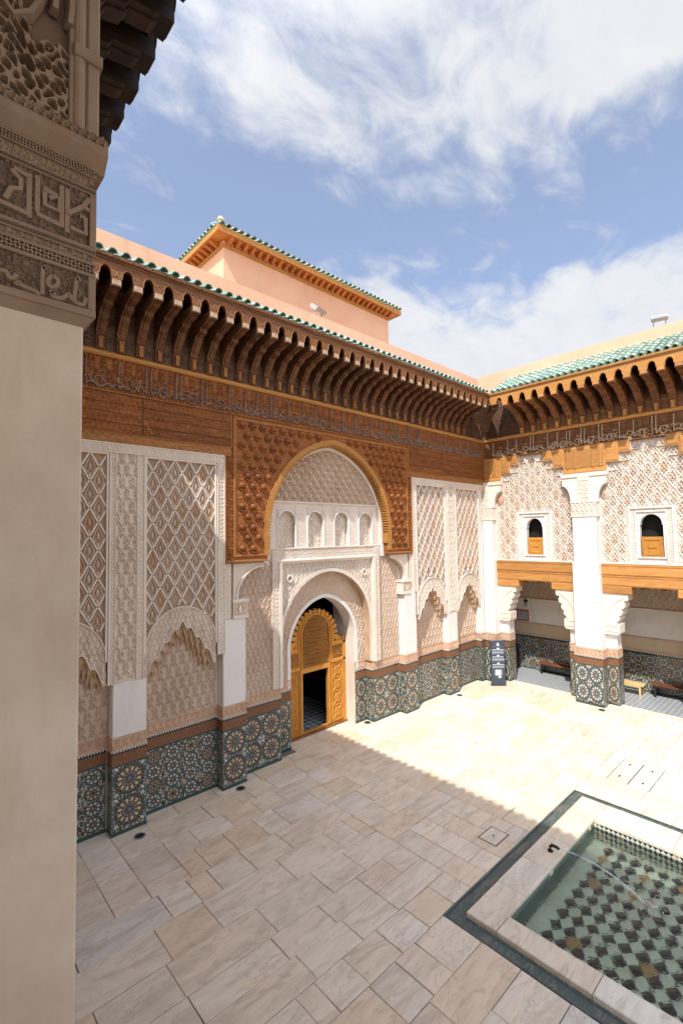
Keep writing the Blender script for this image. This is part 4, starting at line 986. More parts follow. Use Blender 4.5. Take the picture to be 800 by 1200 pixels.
az2 = parch_z(AR['cx'], AR['hw']+.30, AR['zs']-.1, AR['R']+.32, 5.4)
r0 = 0
for j in range(13):
    for i in range(22):
        x = 6.24 + i*.316 + (.158 if j % 2 else 0); z = 5.70 + j*.262
        if x > 12.60 or (abs(x-AR['cx']) < AR['hw']+.17 and z < float(az2(np.array([x]))[0]) + .03): continue
        put('carved_boss', BOSS, FA, x, .0, z, sp)
ring(FA, A, 'cedar_arch_band', M['gold'], parch(AR['cx'], AR['hw']-.01, AR['zs'], AR['R']-.01, 40, 5.5), parch(AR['cx'], AR['hw']+.13, AR['zs'], AR['R']+.14, 40, 5.5), .045, .012, cross, .07, 240, 5, back=-.05, backtop=0)
P = parch(AR['cx'], AR['hw']-.005, AR['zs'], AR['R']-.005, 46, 5.7); rib = MB(FA)
for k in range(0, len(P)-1):
    for q in (0,):
        x, z = P[k][0]*(1-q)+P[k+1][0]*q, P[k][1]*(1-q)+P[k+1][1]*q; tx, tz = P[k+1][0]-P[k][0], P[k+1][1]-P[k][1]; l = math.hypot(tx, tz); tx /= l; tz /= l
        if l > .4: continue
        nx, nz = (tz, -tx); w_ = .02
        pr = [(x-tx*w_, z-tz*w_), (x+tx*w_, z+tz*w_), (x+tx*w_+nx*.055, z+tz*w_+nz*.055), (x-tx*w_+nx*.055, z-tz*w_+nz*.055)]
        rib.prism_d(pr, -.24, .03)
rib.build('arch_rib', M['gold'], A, kind='stuff')
ring(FA, A, 'white_arch_moulding', M['white'], parch(AR['cx'], AR['hw']-.13, AR['zs'], AR['R']-.13, 40, 5.3), parch(AR['cx'], AR['hw']+.0, AR['zs'], AR['R'], 40, 5.3), -.20, 0, None, .1, 160, 3, back=-.32)

# ---- tympanum, row of four windows, sill band
az3 = parch_z(AR['cx'], AR['hw']-.05, AR['zs'], AR['R']-.05, 5.3)
field(FA, A, 'tympanum', M['field'], AR['cx']-2.28, AR['cx']+2.28, 6.97, lambda x: np.maximum(az3(x), 6.98), -.30, .055, shells, .29, .015)
mouldings(FA, A, [(7.1, 11.7, 6.93, 6.975)], -.34, -.255)
WX = [7.84, 8.88, 9.92, 10.97]
def wz(x):
    z = np.full_like(x, 5.66)
    for c in WX:
        t = np.abs(x-c); z = np.where(t < .31, 6.40 + .31*np.sqrt(np.clip(1-(t/.31)**2, 0, 1)), z)
    return z
field(FA, A, 'window_row', M['lattice'], 7.02, 11.74, wz, 6.93, -.30, .012, scroll, .10, .0155, back=-.46)
for k, c in enumerate(WX):
    wn = MB(FA); P = [(c-.315, 5.67)] + [(c - .315*cos(a), 6.40 + .315*sin(a)) for a in np.linspace(0, pi, 18)] + [(c+.315, 5.67)]
    wn.ribbon(P, .05, -.31, -.262); win = wn.build('window', M['white'], A)
    field(FA, win, 'window_grille', M['stucco'] if k in (0, 3) else M['lattice'], c-.32, c+.32, 5.66, lambda x, c=c: 6.40 + .31*np.sqrt(np.clip(1-((x-c)/.325)**2, 0, 1)), -.45, .03, cross if k in (0, 3) else scroll, .16 if k in (0, 3) else .2, .016)
    if k in (1, 2):
        b = MB(FA); b.ribbon([(c-.2, 5.7), (c-.2, 6.25), (c, 6.42), (c+.2, 6.25), (c+.2, 5.7)], .03, -.43, -.405); b.ribbon([(c, 5.7), (c, 6.65)], .025, -.43, -.405); b.build('window_bar', M['lattice'], win)
    sx = [(c-.62, c-.42)] + ([(c+.42, c+.62)] if k == 3 else [])
field(FA, A, 'sill_band', M['stucco'], 7.05, 11.7, 5.34, 5.64, -.27, .016, scroll, .13, .018)
b = MB(FA); b.box(7.05, 11.7, -.6, -.28, 5.22, 5.66); b.cbox(7.02, 11.74, -.34, -.235, 5.635, 5.67, .006); b.prism_x([(-.45, 5.36), (-.24, 5.36), (-.20, 5.33), (-.20, 5.30), (-.30, 5.22), (-.45, 5.20)], 7.5, 11.3); b.build('ledge', M['lattice'], A)

# ---- carved door arch
oa = parch_z(CX, 1.75, 3.14, 1.80, 1.935); ib = dict(cx=CX+.04, hw=1.285, zs=2.72, R=1.41)
field(FA, A, 'arch_spandrel', M['stucco'], 7.60, 11.26, oa, 5.21, -.335, .024, arab, .155, .0165, back=-.34, label='carved stucco spandrels with two pierced bosses over the door arch')
ring(FA, A, 'arch_soffit', M['muqarnas'], parch(CX, 1.75, 3.14, 1.80, 40, 1.935), parch(CX, 1.752, 3.14, 1.802, 40, 1.935), -.335, 0, None, .1, 120, 2, back=-.64)
ring(FA, A, 'arch_archivolt', M['lattice'], parch(CX, 1.74, 3.14, 1.79, 40, 1.95), parch(CX, 1.84, 3.14, 1.89, 40, 1.95), -.30, .012, cross, .06, 260, 6, back=-.34, backtop=-.34)
ring(FA, A, 'carved_arch_ring', M['field'], parch(ib['cx'], ib['hw']+.10, ib['zs'], ib['R']+.10, 40, 1.935), parch(CX, 1.78, 3.14, 1.83, 40, 1.935), -.62, .025, arab, .15, 260, 28)
ring(FA, A, 'white_arch_edge', M['white'], parch(ib['cx'], ib['hw'], ib['zs'], ib['R'], 40, 1.70), parch(ib['cx'], ib['hw']+.11, ib['zs'], ib['R']+.11, 40, 1.70), -.60, 0, None, .1, 140, 3, back=-1.10)
for x in (CX-1.48, CX+1.47):
    b = MB(FA); c4 = [(x + .085*cos(a), 4.81 + .085*sin(a)) for a in np.linspace(0, 2*pi, 17)]; b.ribbon(c4, .05, -.33, -.27)
    bo = b.build('pierced_boss', M['lattice'], A); b = MB(FA); b.prism_d([(x + .06*cos(a), 4.81 + .06*sin(a)) for a in np.linspace(0, 2*pi, 12)[:-1]], -.33, -.305); b.build('boss_hole', M['ground_tan'], bo)
dado(FA, A, CX+1.325, CX+1.80, -.8, -.615, 'big'); dado(FA, A, CX-1.80, CX-1.245, -.8, -.615, 'big')
for (xa, xb_) in ((CX+1.325, CX+1.6), (CX-1.6, CX-1.245)):
    b = MB(FA); b.box(xa, xb_, -1.35, -.64, 0, 1.30, 0); b.box(xa-.002, xb_+.002, -1.35, -.64, 1.30, 1.36, 1); b.box(xa, xb_, -1.35, -.64, 1.36, 1.70, 2); b.build('door_jamb', [M['zcheck'], M['z_teal'], M['callig_stucco']], A)

# ---- golden door with open wicket
DX = CX + .05; dd = -1.06
b = MB(FA)
wx0, wx1, wz0, wz1 = DX-.52, DX+.49, .10, 1.84
b.box(DX-1.26, wx0, dd-.08, dd, .0, 2.62); b.box(wx1, DX+1.26, dd-.08, dd, .0, 2.62); b.box(wx0, wx1, dd-.08, dd, wz1, 2.62); b.box(wx0, wx1, dd-.08, dd+.0, .0, wz0)
ZS = 2.78
b.prism_d([(DX + .80*cos(a), ZS + .80*sin(a)) for a in np.linspace(0, pi, 26)] + [(DX-.80, 2.62), (DX+.80, 2.62)], dd-.08, dd)
door = b.build('door', M['door'], A, 'tall golden wooden door with scalloped arch top and open wicket')
b = MB(FA)
for (x0, x1, z0, z1) in ((wx0-.09, wx0, .10, 1.84), (wx1, wx1+.09, .10, 1.84), (wx0-.09, wx1+.09, 1.84, 1.98), (DX-1.24, DX-.62, 1.96, 2.06), (DX+.62, DX+1.24, 1.96, 2.06), (DX-1.24, DX-.70, 2.50, 2.62), (DX+.66, DX+1.24, 2.50, 2.62), (DX-1.25, DX-1.13, .02, 2.6), (DX+1.13, DX+1.25, .02, 2.6)):
    b.cbox(x0, x1, dd-.01, dd+.035, z0, z1, .012)
b.build('door_frame', M['door'], door)
P = [(DX-.56, 2.0)] + [(DX - .56*cos(a), 2.95 + .62*sin(a)) for a in np.linspace(0, pi, 24)] + [(DX+.56, 2.0)]
field(FA, door, 'arch_panel', M['door_carved'], DX-.52, DX+.52, 2.02, lambda x: 2.95 + .6*np.sqrt(np.clip(1-((x-DX)/.545)**2, 0, 1)), dd+.008, .022, kuficrow, .12, .014)
b = MB(FA); b.ribbon(P, .05, dd, dd+.05); P2 = [(DX-.66, 2.0)] + [(DX - .66*cos(a), 2.92 + .74*sin(a)) for a in np.linspace(0, pi, 24)] + [(DX+.66, 2.0)]; b.ribbon(P2, .04, dd, dd+.04); b.build('arch_moulding', M['door'], door)
b = MB(ID); b.prism_d([(-.055, 0), (.055, 0), (.05, .05), (.075, .10), (.04, .16), (0, .19), (-.04, .16), (-.075, .10), (-.05, .05)], -.06, .012); TOOTH = b.local_mesh(M['door'], name='crest_tooth')
for k in range(17):
    a = pi*(k+.5)/17 * 1.08 - .04*pi; o = put('crest_tooth', TOOTH, FA, DX + .77*cos(a), dd, ZS + .77*sin(a), door); o.rotation_euler = Euler((0, pi/2 - a, 0))
for x in (DX-1.16, DX-1.02, DX-.9, DX+.9, DX+1.02, DX+1.16): put('crest_tooth', TOOTH, FA, x, dd, 2.60, door, scale=(.8, 1, .85))
for sx in (-1, 1):
    x0, x1 = sorted((DX+sx*.66, DX+sx*1.10))
    field(FA, door, 'square_panel', M['door_carved'], x0, x1, 2.09, 2.48, dd+.004, .02, shells, .2, .015)
    b = MB(FA); q = [(x0, .14), (x1, .14), (x1, 1.92), (x0, 1.92), (x0, .14)]; b.ribbon(q, .03, dd, dd+.03)
    for k in range(4):
        z0 = .17 + k*.435; z1 = z0+.42; b.ribbon([(x0+.04, z0), (x1-.04, z1)], .035, dd, dd+.025); b.ribbon([(x0+.04, z1), (x1-.04, z0)], .035, dd, dd+.024); b.ribbon([(x0+.03, z1+.007), (x1-.03, z1+.007)], .02, dd, dd+.02)
        xm, zm = (x0+x1)/2, (z0+z1)/2; b.ribbon([(xm + .11*cos(a), zm + .11*sin(a)) for a in np.linspace(0, 2*pi, 13)], .03, dd, dd+.028)
    b.build('side_panel', M['door'], door)
b = MB(FA); b.cbox(DX-1.26, DX+1.26, dd-.1, dd+.10, -.01, .05, .01); b.build('threshold', M['cedar_brown'], A)
b = MB(FA)
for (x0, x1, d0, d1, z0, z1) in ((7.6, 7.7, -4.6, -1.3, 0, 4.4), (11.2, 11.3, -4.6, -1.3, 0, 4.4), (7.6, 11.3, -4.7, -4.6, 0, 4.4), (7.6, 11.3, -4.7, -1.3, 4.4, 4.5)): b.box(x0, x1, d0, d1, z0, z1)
b.build('vestibule_wall', M['cedar_black'], A)  # near-black walls put the vestibule's darkness into the colour
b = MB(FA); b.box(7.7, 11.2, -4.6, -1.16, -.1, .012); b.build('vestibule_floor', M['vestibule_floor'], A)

# ---- inscription band, cornice, eaves
field(FA, A, 'inscription_band', M['cedar'], .2, 17.93, 9.07, 9.79, -.005, .03, arab, .24, .026)
b = MB(FA); script(b, .5, 17.8, 9.08, 9.76, .012, .045, random.Random(5), .04); b.build('carved_script', M['letter'], A, kind='stuff', label='grey carved calligraphy running along the cedar band')
mouldings(FA, A, [(-.2, 17.9, 9.05, 9.075)], -.02, .04, 'band_moulding', 'cedar_frame')
b = MB(FA); b.prism_x([(-.05, 9.78), (.03, 9.78), (.065, 9.81), (.065, 9.86), (.03, 9.90), (-.05, 9.90)], -.2, 17.88); b.build('cornice', M['gold'], A)
eaves(FA, A, 2.2, 16.35, 2.9025, .405, 1.12, .225, ('corbel_wood', 'cedar_frame', 'cedar_brown', 'letter_pale'), 5, 1.95, 16.50, valley=-1.1, valley_end=1.08, tilt=.5, partrows=1)
FD = Frame(17.95, 10.36, -pi/4)
b = MB(FD); b.prism_x([(0, 10.2), (.25, 10.2), (.5, 10.5), (1.0, 10.72), (1.7, 10.80), (1.7, 11.2), (0, 11.25)], -.13, .13); b.box(-.09, .09, 0, .14, 9.9, 10.2); b.build('corner_corbel', M['cedar_dark'], A)
for q in range(3):
    for F_, x in ((FA, 17.72-.27*q-.13), (Frame(17.95, 10.36, -pi/2), .12+.27*q+.13)):
        b = MB(F_); b.cbox(x-.115, x+.115, 0, .035, 9.91, 10.55, .014); b.ribbon([(x-.07, 9.97), (x-.07, 10.3), (x, 10.45), (x+.07, 10.3), (x+.07, 9.97)], .03, .03, .055); b.build('carved_panel', M['cedar_dark'], A)
b = MB(FA); b.box(.2, 18.0, -.62, -.25, 11.6, 12.62); b.build('parapet', M['salmon'], A)
t = M['salmon']

# =================================================================== GALLERY WALL (right)
FB = Frame(17.95, 10.36, -pi/2)
B_ = thing('gallery_wall', (17.95, 6.4, 0), 'sunlit arcade wall with white pillars, honey wood beams and two small windows', 'wall', None, 'thing')
PIT = 3.96; NP = 3
b = MB(FB)
b.box(-.3, 12.2, -2.7, -.46, 4.9, 12.3); 
b.box(-.8, 12.2, -2.75, -2.50, -.2, 4.9); b.box(-1.1, -.8, -2.75, -.3, -.2, 4.9)
b.build('wall_core', M['stucco'], B_)
b = MB(FB); b.box(0, 12.2, -.455, -.02, 9.06, 11.75); b.box(0, .95, -.02, .012, 9.92, 10.9); b.build('upper_wall', M['cedar_dark'], B_)
b = MB(FB); b.box(-.8, 12.2, -2.5, -.44, 4.16, 4.26); b.build('gallery_ceiling', M['cedar_dark'], B_)
for k in range(22):
    x = -.5 + k*.6; b = MB(FB); b.cbox(x-.06, x+.06, -2.5, -.44, 4.02, 4.16, .01); b.build('ceiling_joist', M['cedar_dark'], B_)
# rear wall of the arcade
dado(FB, B_, -.8, 8.6, -2.6, -2.455, 'small', rows=4, top=1.42, band=False, callig=False)
b = MB(FB); b.box(-.8, 12.2, -2.6, -2.452, 1.44, 2.02, 0); b.box(-.8, 12.2, -2.6, -2.43, 1.52, 1.55, 1); b.box(-.8, 12.2, -2.6, -2.425, 1.98, 2.04, 1); b.build('tan_band', [M['tanband'], M['muqarnas']], B_)
b = MB(FB); b.box(-.8, 12.2, -2.6, -2.448, 1.42, 1.445, 0); b.box(-.8, 12.2, -2.6, -2.443, 1.445, 1.49, 1); merlons(b, -.8, 8.6, -2.44, 1.445, 0, .07); b.build('merlon_row', [M['z_black'], M['z_white']], B_)
b = MB(FB); b.box(-.8, 12.2, -2.6, -2.45, 2.04, 3.10); b.build('white_wall', M['white'], B_)
field(FB, B_, 'carved_wall_band', M['field'], -.8, 8.6, 3.10, 4.05, -2.45, .03, arab, .22, .028)
mouldings(FB, B_, [(-.8, 8.6, 3.08, 3.13)], -2.5, -2.41, 'band_moulding', 'muqarnas')

def stepz(x):
    z = np.full_like(x, 9.07)
    for k in range(NP+1):
        t = np.abs(x - k*PIT); z = np.where(t < 1.47, np.minimum(z, 8.72), z); z = np.where(t < 1.12, np.minimum(z, 8.42), z); z = np.where(t < .72, np.minimum(z, 8.10), z)
    return z

for k in range(NP+1):
    xc = k*PIT; first = (k == 0)
    L_ = lambda v: max(xc - v, -.02 if first else -9)
    # foot and shaft
    if not first:
        for s in (-1, 1): dado(FB, B_, *sorted((xc+s*.44, xc+s*.80)), -.62, -.13, 'big')
        b = MB(FB); b.cbox(xc-.78, xc+.78, -.6, -.15, 1.935, 4.12, .012); b.build('pillar_wing', M['white'], B_)
    else:
        dado(FB, B_, .42, .80, -.62, -.13, 'big'); b = MB(FB); b.cbox(-.02, .78, -.6, -.15, 1.935, 4.12, .012); b.build('pillar_wing', M['white'], B_)
    dado(FB, B_, L_(.47), xc+.47, -.62, .33, 'bigwhite')
    b = MB(FB); b.cbox(L_(.44), xc+.44, -.6, .30, 1.935, 4.90, .015); b.build('pillar_shaft', M['white'], B_)
    b = MB(FB); b.cbox(L_(.40), xc+.40, -.46, .26, 4.90, 6.55, .015); b.build('upper_shaft', M['white'], B_)
    # carved band and shell brackets under the wooden lintel
    b = MB(FB); b.box(L_(.43), xc+.43, -.46, .262, 6.55, 7.06); b.cbox(L_(.45), xc+.45, -.46, .29, 6.53, 6.57, .006); b.cbox(L_(.45), xc+.45, -.46, .29, 7.03, 7.08, .006); cb = b.build('capital', M['lattice'], B_)
    field(FB, cb, 'capital_carving', M['stucco'], L_(.42), xc+.42, 6.58, 7.03, .264, .022, arab, .16, .02)
    b = MB(FB); b.box(L_(.19), xc+.19, -.46, .20, 7.08, 8.10); b.build('carved_neck_core', M['lattice'], B_)
    field(FB, B_, 'carved_neck', M['stucco'], L_(.17), xc+.17, 7.1, 7.95, .203, .02, kuficrow, .15, .02)
    for s in (-1, 1):
        if first and s < 0: continue
        X = lambda q: xc + s*q
        arc = [(X(.44 + .30*(1-cos(a))), 7.08 + .62*sin(a)) for a in np.linspace(0, pi/2, 10)]
        b = MB(FB); b.prism_d([(X(.19), 7.08)] + arc + [(X(.76), 7.96), (X(.19), 7.96)], -.40, .16); b.cbox(X(.19), X(.78), -.4, .20, 7.96, 8.10, .012); br = b.build('bracket', M['lattice'], B_)
        b = MB(FB); b.ribbon(arc, .06, .15, .19); b.build('bracket_moulding', M['white'], br)
        sh = [(X(.62 + .13*cos(a)), 7.36 + .22*sin(a)) for a in np.linspace(0, 2*pi, 14)[:-1]]; b = MB(FB); b.prism_d(sh, -.2, -.05); b.cone_d(sh, -.05, (X(.62), 7.36), .03); b.build('shell', M['motif'], br)
    # console under the beam: a stack of rounded lobes
    for s in (-1, 1):
        if first and s < 0: continue
        X = lambda q: xc + s*q
        prof = [(X(.44), 2.45), (X(.86), 2.45), (X(.92), 2.52), (X(.92), 2.80), (X(.84), 2.84), (X(.84), 2.92)]
        for (z0, z1, q) in ((2.92, 3.12, .90), (3.12, 3.36, .98), (3.36, 3.62, 1.07)):
            prof += [(X(q - .02 + .06*sin(a)), z0 + (z1-z0)*(a/pi)) for a in np.linspace(0.15, pi-.15, 6)]
        prof += [(X(1.2), 3.66), (X(1.2), 3.86), (X(.44), 3.86)]
        b = MB(FB); b.prism_d(prof, -.55, -.02); co = b.build('console', M['lattice'], B_)
        b = MB(FB); b.ribbon([(X(.50), 2.56), (X(.86), 2.56), (X(.86), 2.76), (X(.50), 2.76), (X(.50), 2.56)], .03, -.03, .0); b.ribbon([(X(.5), 2.95), (X(.62), 3.3), (X(.8), 3.55), (X(1.1), 3.75)], .05, -.03, .005); b.build('console_carving', M['stucco'], co)
    # stepped wooden lintel
    b = MB(FB); b.box(L_(.72), xc+.72, -.3, .06, 8.11, 8.43); b.box(L_(1.12), xc+1.12, -.3, .05, 8.42, 8.73); b.box(L_(1.47), xc+1.47, -.3, .04, 8.72, 9.08); li = b.build('stepped_lintel', M['honey'], B_)
    for (x0, x1, z0, z1, d) in ((L_(.70), xc+.70, 8.13, 8.26, .085), (L_(.66), xc+.66, 8.30, 8.98, .078), (xc+.74, xc+1.08, 8.46, 9.0, .066), (xc+1.14, xc+1.44, 8.76, 9.02, .056)) + (() if first else ((xc-1.08, xc-.74, 8.46, 9.0, .066), (xc-1.44, xc-1.14, 8.76, 9.02, .056))):
        b = MB(FB); b.cbox(x0, x1, .03, d, z0, z1, .015); b.build('lintel_board', M['honey'], li)
    for x in (xc-.56, xc-.30, xc+.30, xc+.56):
        if first and x < 0: continue
        b = MB(FB); b.cbox(x-.035, x+.035, .05, .10, 8.28, 9.0, .012); b.build('lintel_stile', M['gold'], li)
    if k == NP: break
    # beam, bay panel and window of the bay to the right of this pillar
    x0, x1 = xc+.44, xc+PIT-.44; cc = xc + PIT/2 + (.02 if first else -.02)
    b = MB(FB); b.box(x0, x1, -.42, .02, 4.12, 4.86); be = b.build('beam', M['honey'], B_)
    for (z0, z1, d) in ((4.50, 4.86, .06), (4.14, 4.48, .04)):
        b = MB(FB); b.prism_x([(0, z0), (d-.012, z0), (d, z0+.03), (d, z1-.06), (d+.02, z1-.04), (d+.02, z1), (0, z1)], x0+.005, x1-.005); b.build('beam_board', M['honey'], be)
    for (a, c) in ((x0, x0+.90), (x1-.90, x1)):
        b = MB(FB); b.cbox(a+.004, c, -.40, .035, 3.86, 4.12, .02); b.build('beam_bracket', M['honey'], be)
    p0, p1 = xc+.40, xc+PIT-.40
    for (a, c, z) in ((p0, cc-.64, 4.90), (cc+.64, p1, 4.90), (cc-.64, cc+.64, 6.80)):
        field(FB, B_, 'carved_bay_panel', M['ground_tan'] if False else M['stucco'], a, c, z, stepz, -.10, .018, arab, .105, .021, back=-.46 if z > 5 else None)
    b = MB(FB)
    def okp(x, z, e=.03): return p0+e < x < p1-e and 4.93 < z < float(stepz(np.array([x]))[0]) - e and not (abs(x-cc) < .64+e and z < 6.80+e)
    w, h = .44, .66; nj = 14
    for (dx, dz, rw, hi_) in ((0, 0, .034, .026), (w/2, 0, .022, .02)):
        for j in range(-1, nj):
            for i in range(-9, 10):
                if (i+j) % 2: continue
                for di in (-1, 1):
                    P = []
                    for t in np.linspace(0, 1, 5):
                        x = cc + dx + w/2*(i + di*(t + .06*sin(2*pi*t))); z = 9.07 - h/2*(j+t) + dz
                        if okp(x, z): P.append((x, z))
                    if len(P) > 1: b.ribbon(P, rw, -.085, -.085+hi_)
    lr_ = b.build('lattice_rib', M['lattice'], B_)
    key = (w, h)
    if key not in MOTIF: MOTIF[key] = motif_mesh(w*.8, h*.8)
    for j in range(1, nj):
        for i in range(-9, 10):
            x, z = cc + w/2*i, 9.07 - h/2*j
            if (i+j) % 2 and okp(x, z, .16): put('lattice_motif', MOTIF[key], FB, x, -.085, z, lr_)
    # small framed squares that follow the steps
    mouldings(FB, B_, [(p0, p0+.05, 4.90, 8.08), (p1-.05, p1, 4.90, 8.08), (p0+.05, p1-.05, 4.87, 4.93)], -.12, -.03)
    stp = [(.72, 8.10, 8.42), (1.12, 8.42, 8.72), (1.47, 8.72, 9.07)]
    for s, base in ((1, xc), (-1, xc+PIT)):
        for (q, z0, z1) in stp:
            b = MB(FB); x = base + s*q; b.ribbon([(x, z1), (x, z0)], .05, -.09, -.02); b.ribbon([(x, z0), (x - s*.38, z0)], .05, -.09, -.018)
            b.ribbon([(x+s*.30, z1-.30), (x, z1-.30)], .03, -.09, -.03); b.ribbon([(x+s*.02, z1-.30), (x+s*.16, z1-.02), (x+s*.30, z1-.30)], .03, -.09, -.035); b.build('step_moulding', M['lattice'], B_)
    # window
    hw = .30 if first else .31
    wf = MB(FB)
    for (a, c, z0, z1) in ((cc-.66, cc-.60, 4.93, 6.80), (cc+.60, cc+.66, 4.93, 6.80), (cc-.60, cc+.60, 6.74, 6.80), (cc-.46, cc-.42, 4.95, 6.66), (cc+.42, cc+.46, 4.95, 6.66), (cc-.42, cc+.42, 6.62, 6.66)): wf.cbox(a, c, -.12, -.03, z0, z1, .01)
    win = wf.build('window', M['white'], B_)
    for (a, c) in ((cc-.60, cc-.46), (cc+.46, cc+.60)): field(FB, win, 'carved_jamb', M['stucco'], a, c, 4.93, 6.74, -.09, .015, scroll, .1, .02)
    field(FB, win, 'carved_jamb', M['stucco'], cc-.46, cc+.46, 6.66, 6.74, -.09, .012, scroll, .1, .02)
    wzf = lambda x, cc=cc, hw=hw: np.where(np.abs(x-cc) < hw+.03, np.where(np.abs(x-cc) < hw, 6.22 + .33*np.sqrt(np.clip(1-(np.abs(x-cc)/(hw+.005))**2, 0, 1)), 6.2), 5.12)
    field(FB, win, 'window_surround', M['white'], cc-.42, cc+.42, wzf, 6.62, -.08, 0, None, .1, .012, back=-.30)
    b = MB(FB); b.box(cc-.42, cc+.42, -.3, -.085, 4.93, 5.12); b.cbox(cc-.45, cc+.45, -.3, -.03, 5.09, 5.13, .008); b.build('window_sill', M['white'], win)
    b = MB(FB); b.box(cc-.5, cc+.5, -.455, -.44, 4.95, 6.7); b.build('window_dark_sheet', M['black'], win)  # black sheet in place of the unlit room behind the window
    b = MB(FB); b.cbox(cc-hw, cc+hw, -.22, -.16, 5.13, 5.80, .01); sh = b.build('shutter', M['door'], win)
    b = MB(FB)
    for (a, c, z0, z1) in ((cc-hw+.05, cc+hw-.05, 5.68, 5.73), (cc-hw+.05, cc+hw-.05, 5.20, 5.25), (cc-hw+.05, cc-hw+.1, 5.25, 5.68), (cc+hw-.1, cc+hw-.05, 5.25, 5.68), (cc-.12, cc+.12, 5.42, 5.51)): b.cbox(a, c, -.165, -.14, z0, z1, .006)
    b.build('shutter_rail', M['gold'], sh)

field(FB, B_, 'inscription_band', M['cedar_brown'], 0, 12.1, 9.10, 9.82, -.01, .03, arab, .24, .028)
b = MB(FB); script(b, .3, 8.8, 9.10, 9.80, .008, .04, random.Random(9), .045, step=.4); b.build('carved_script', M['letter_pale'], B_, kind='stuff', label='pale carved calligraphy along the cedar band of the right wall')
mouldings(FB, B_, [(0.02, 12.1, 9.075, 9.105)], -.02, .05, 'band_moulding', 'honey')
b = MB(FB); b.prism_x([(-.05, 9.80), (.04, 9.80), (.075, 9.83), (.075, 9.89), (.03, 9.93), (-.05, 9.93)], .06, 12.1); b.build('cornice', M['gold'], B_)
eaves(FB, B_, 1.35, 12.0, 4.67+.2275, .455, 1.45, .245, ('cedar_brown', 'gold', 'honey'), 6, 1.15, 12.0, valley=-.98, tilt=.57, pitch_t=.225, panel='cedar_brown', fascia='gold', partrows=6)
b = MB(FB); b.box(-.25, 12.2, -.45, -.05, 11.6, 12.68); b.build('parapet', M['salmon'], B_)

# =================================================================== NEAR GALLERY (left, in shade)
FC = Frame(.88, 0, pi/2)
C_ = thing('near_gallery_wall', (.88, 3.4, 0), 'shaded gallery wall close by with a plain pillar, carved capital and dark eaves', 'wall', None, 'thing')
b = MB(FC); b.box(4.6, 10.3, -3.2, -.45, -.2, 12.2); b.box(-4.5, 4.6, -3.4, -3.2, -.2, 12.2); b.box(-4.5, 10.6, -3.2, -.02, 10.6, 12.0); b.box(-4.5, 4.6, -3.2, -1.3, 3.0, 3.25)
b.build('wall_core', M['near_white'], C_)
FN = Frame(0, 3.4, 0)
S_ = 3.4/1.75
zz = lambda z: 6 + (z-6)*S_
# the pillar that closes the left of the view: shaft, capital bands, cornice and arch springing
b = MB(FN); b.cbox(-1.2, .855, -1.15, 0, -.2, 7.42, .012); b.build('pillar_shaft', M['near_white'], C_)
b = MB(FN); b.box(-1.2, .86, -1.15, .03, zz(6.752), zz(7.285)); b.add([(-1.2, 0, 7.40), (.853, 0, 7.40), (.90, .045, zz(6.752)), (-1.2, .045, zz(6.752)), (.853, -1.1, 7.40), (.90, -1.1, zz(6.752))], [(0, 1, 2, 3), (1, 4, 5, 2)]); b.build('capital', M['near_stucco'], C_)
bands = [('callig', 6.777, 6.893), ('rail', 6.893, 6.902), ('net', 6.902, 6.938), ('rail', 6.938, 6.945), ('carve', 6.945, 6.969), ('net', 6.971, 6.989), ('rail', 6.989, 6.998), ('kufic', 6.998, 7.182), ('net', 7.184, 7.201), ('carve', 7.205, 7.243), ('net', 7.247, 7.276)]
EX = .468*S_
for (k, z0, z1) in bands:
    Z0, Z1 = zz(z0), zz(z1)
    if k == 'net':
        hgt = Z1-Z0; b = MB(FN); b.box(-.1, EX-.002, -.2, .031, Z0, Z1); nb = b.build('net_ground', M['near_ground'], C_)
        b = MB(FN); x = -.1
        while x < EX-.01:
            for s2 in (-1, 1):
                q0, q1 = (Z0, Z1) if s2 > 0 else (Z1, Z0); b.ribbon([(x, q0), (min(x+hgt*.95, EX), q0+(q1-q0)*min(1, (EX-x)/(hgt*.95)))], .014, .03, .052, taper=.8)
            x += hgt*.62
        b.cbox(-.1, EX+.002, .02, .055, Z0-.004, Z0+.006, .003); b.cbox(-.1, EX+.002, .02, .055, Z1-.006, Z1+.004, .003); b.build('pierced_net', M['near_stucco'], nb)
    elif k == 'carve': field(FN, C_, 'carved_band', M['near_stucco'], -.1, EX-.01, Z0, Z1, .024, .016, scroll, .07, .008)
    elif k == 'rail':
        b = MB(FN); b.cbox(-1.2, EX+.004, -1.1, .058, Z0, Z1, .005); b.build('band_rail', M['near_stucco'], C_)
    else: field(FN, C_, 'inscription_ground', M['near_ground'], -.1, EX-.045, Z0, Z1, .0305, .014, scroll, .085, .008)
b = MB(FN); b.cbox(-1.2, EX+.004, -1.1, .06, zz(6.752), zz(6.777), .005); b.cbox(EX-.045, EX+.003, -1.1, .058, zz(6.777), zz(6.893), .006); b.cbox(EX-.04, EX+.003, -1.1, .058, zz(6.998), zz(7.182), .006); b.build('capital_frame', M['near_stucco'], C_)
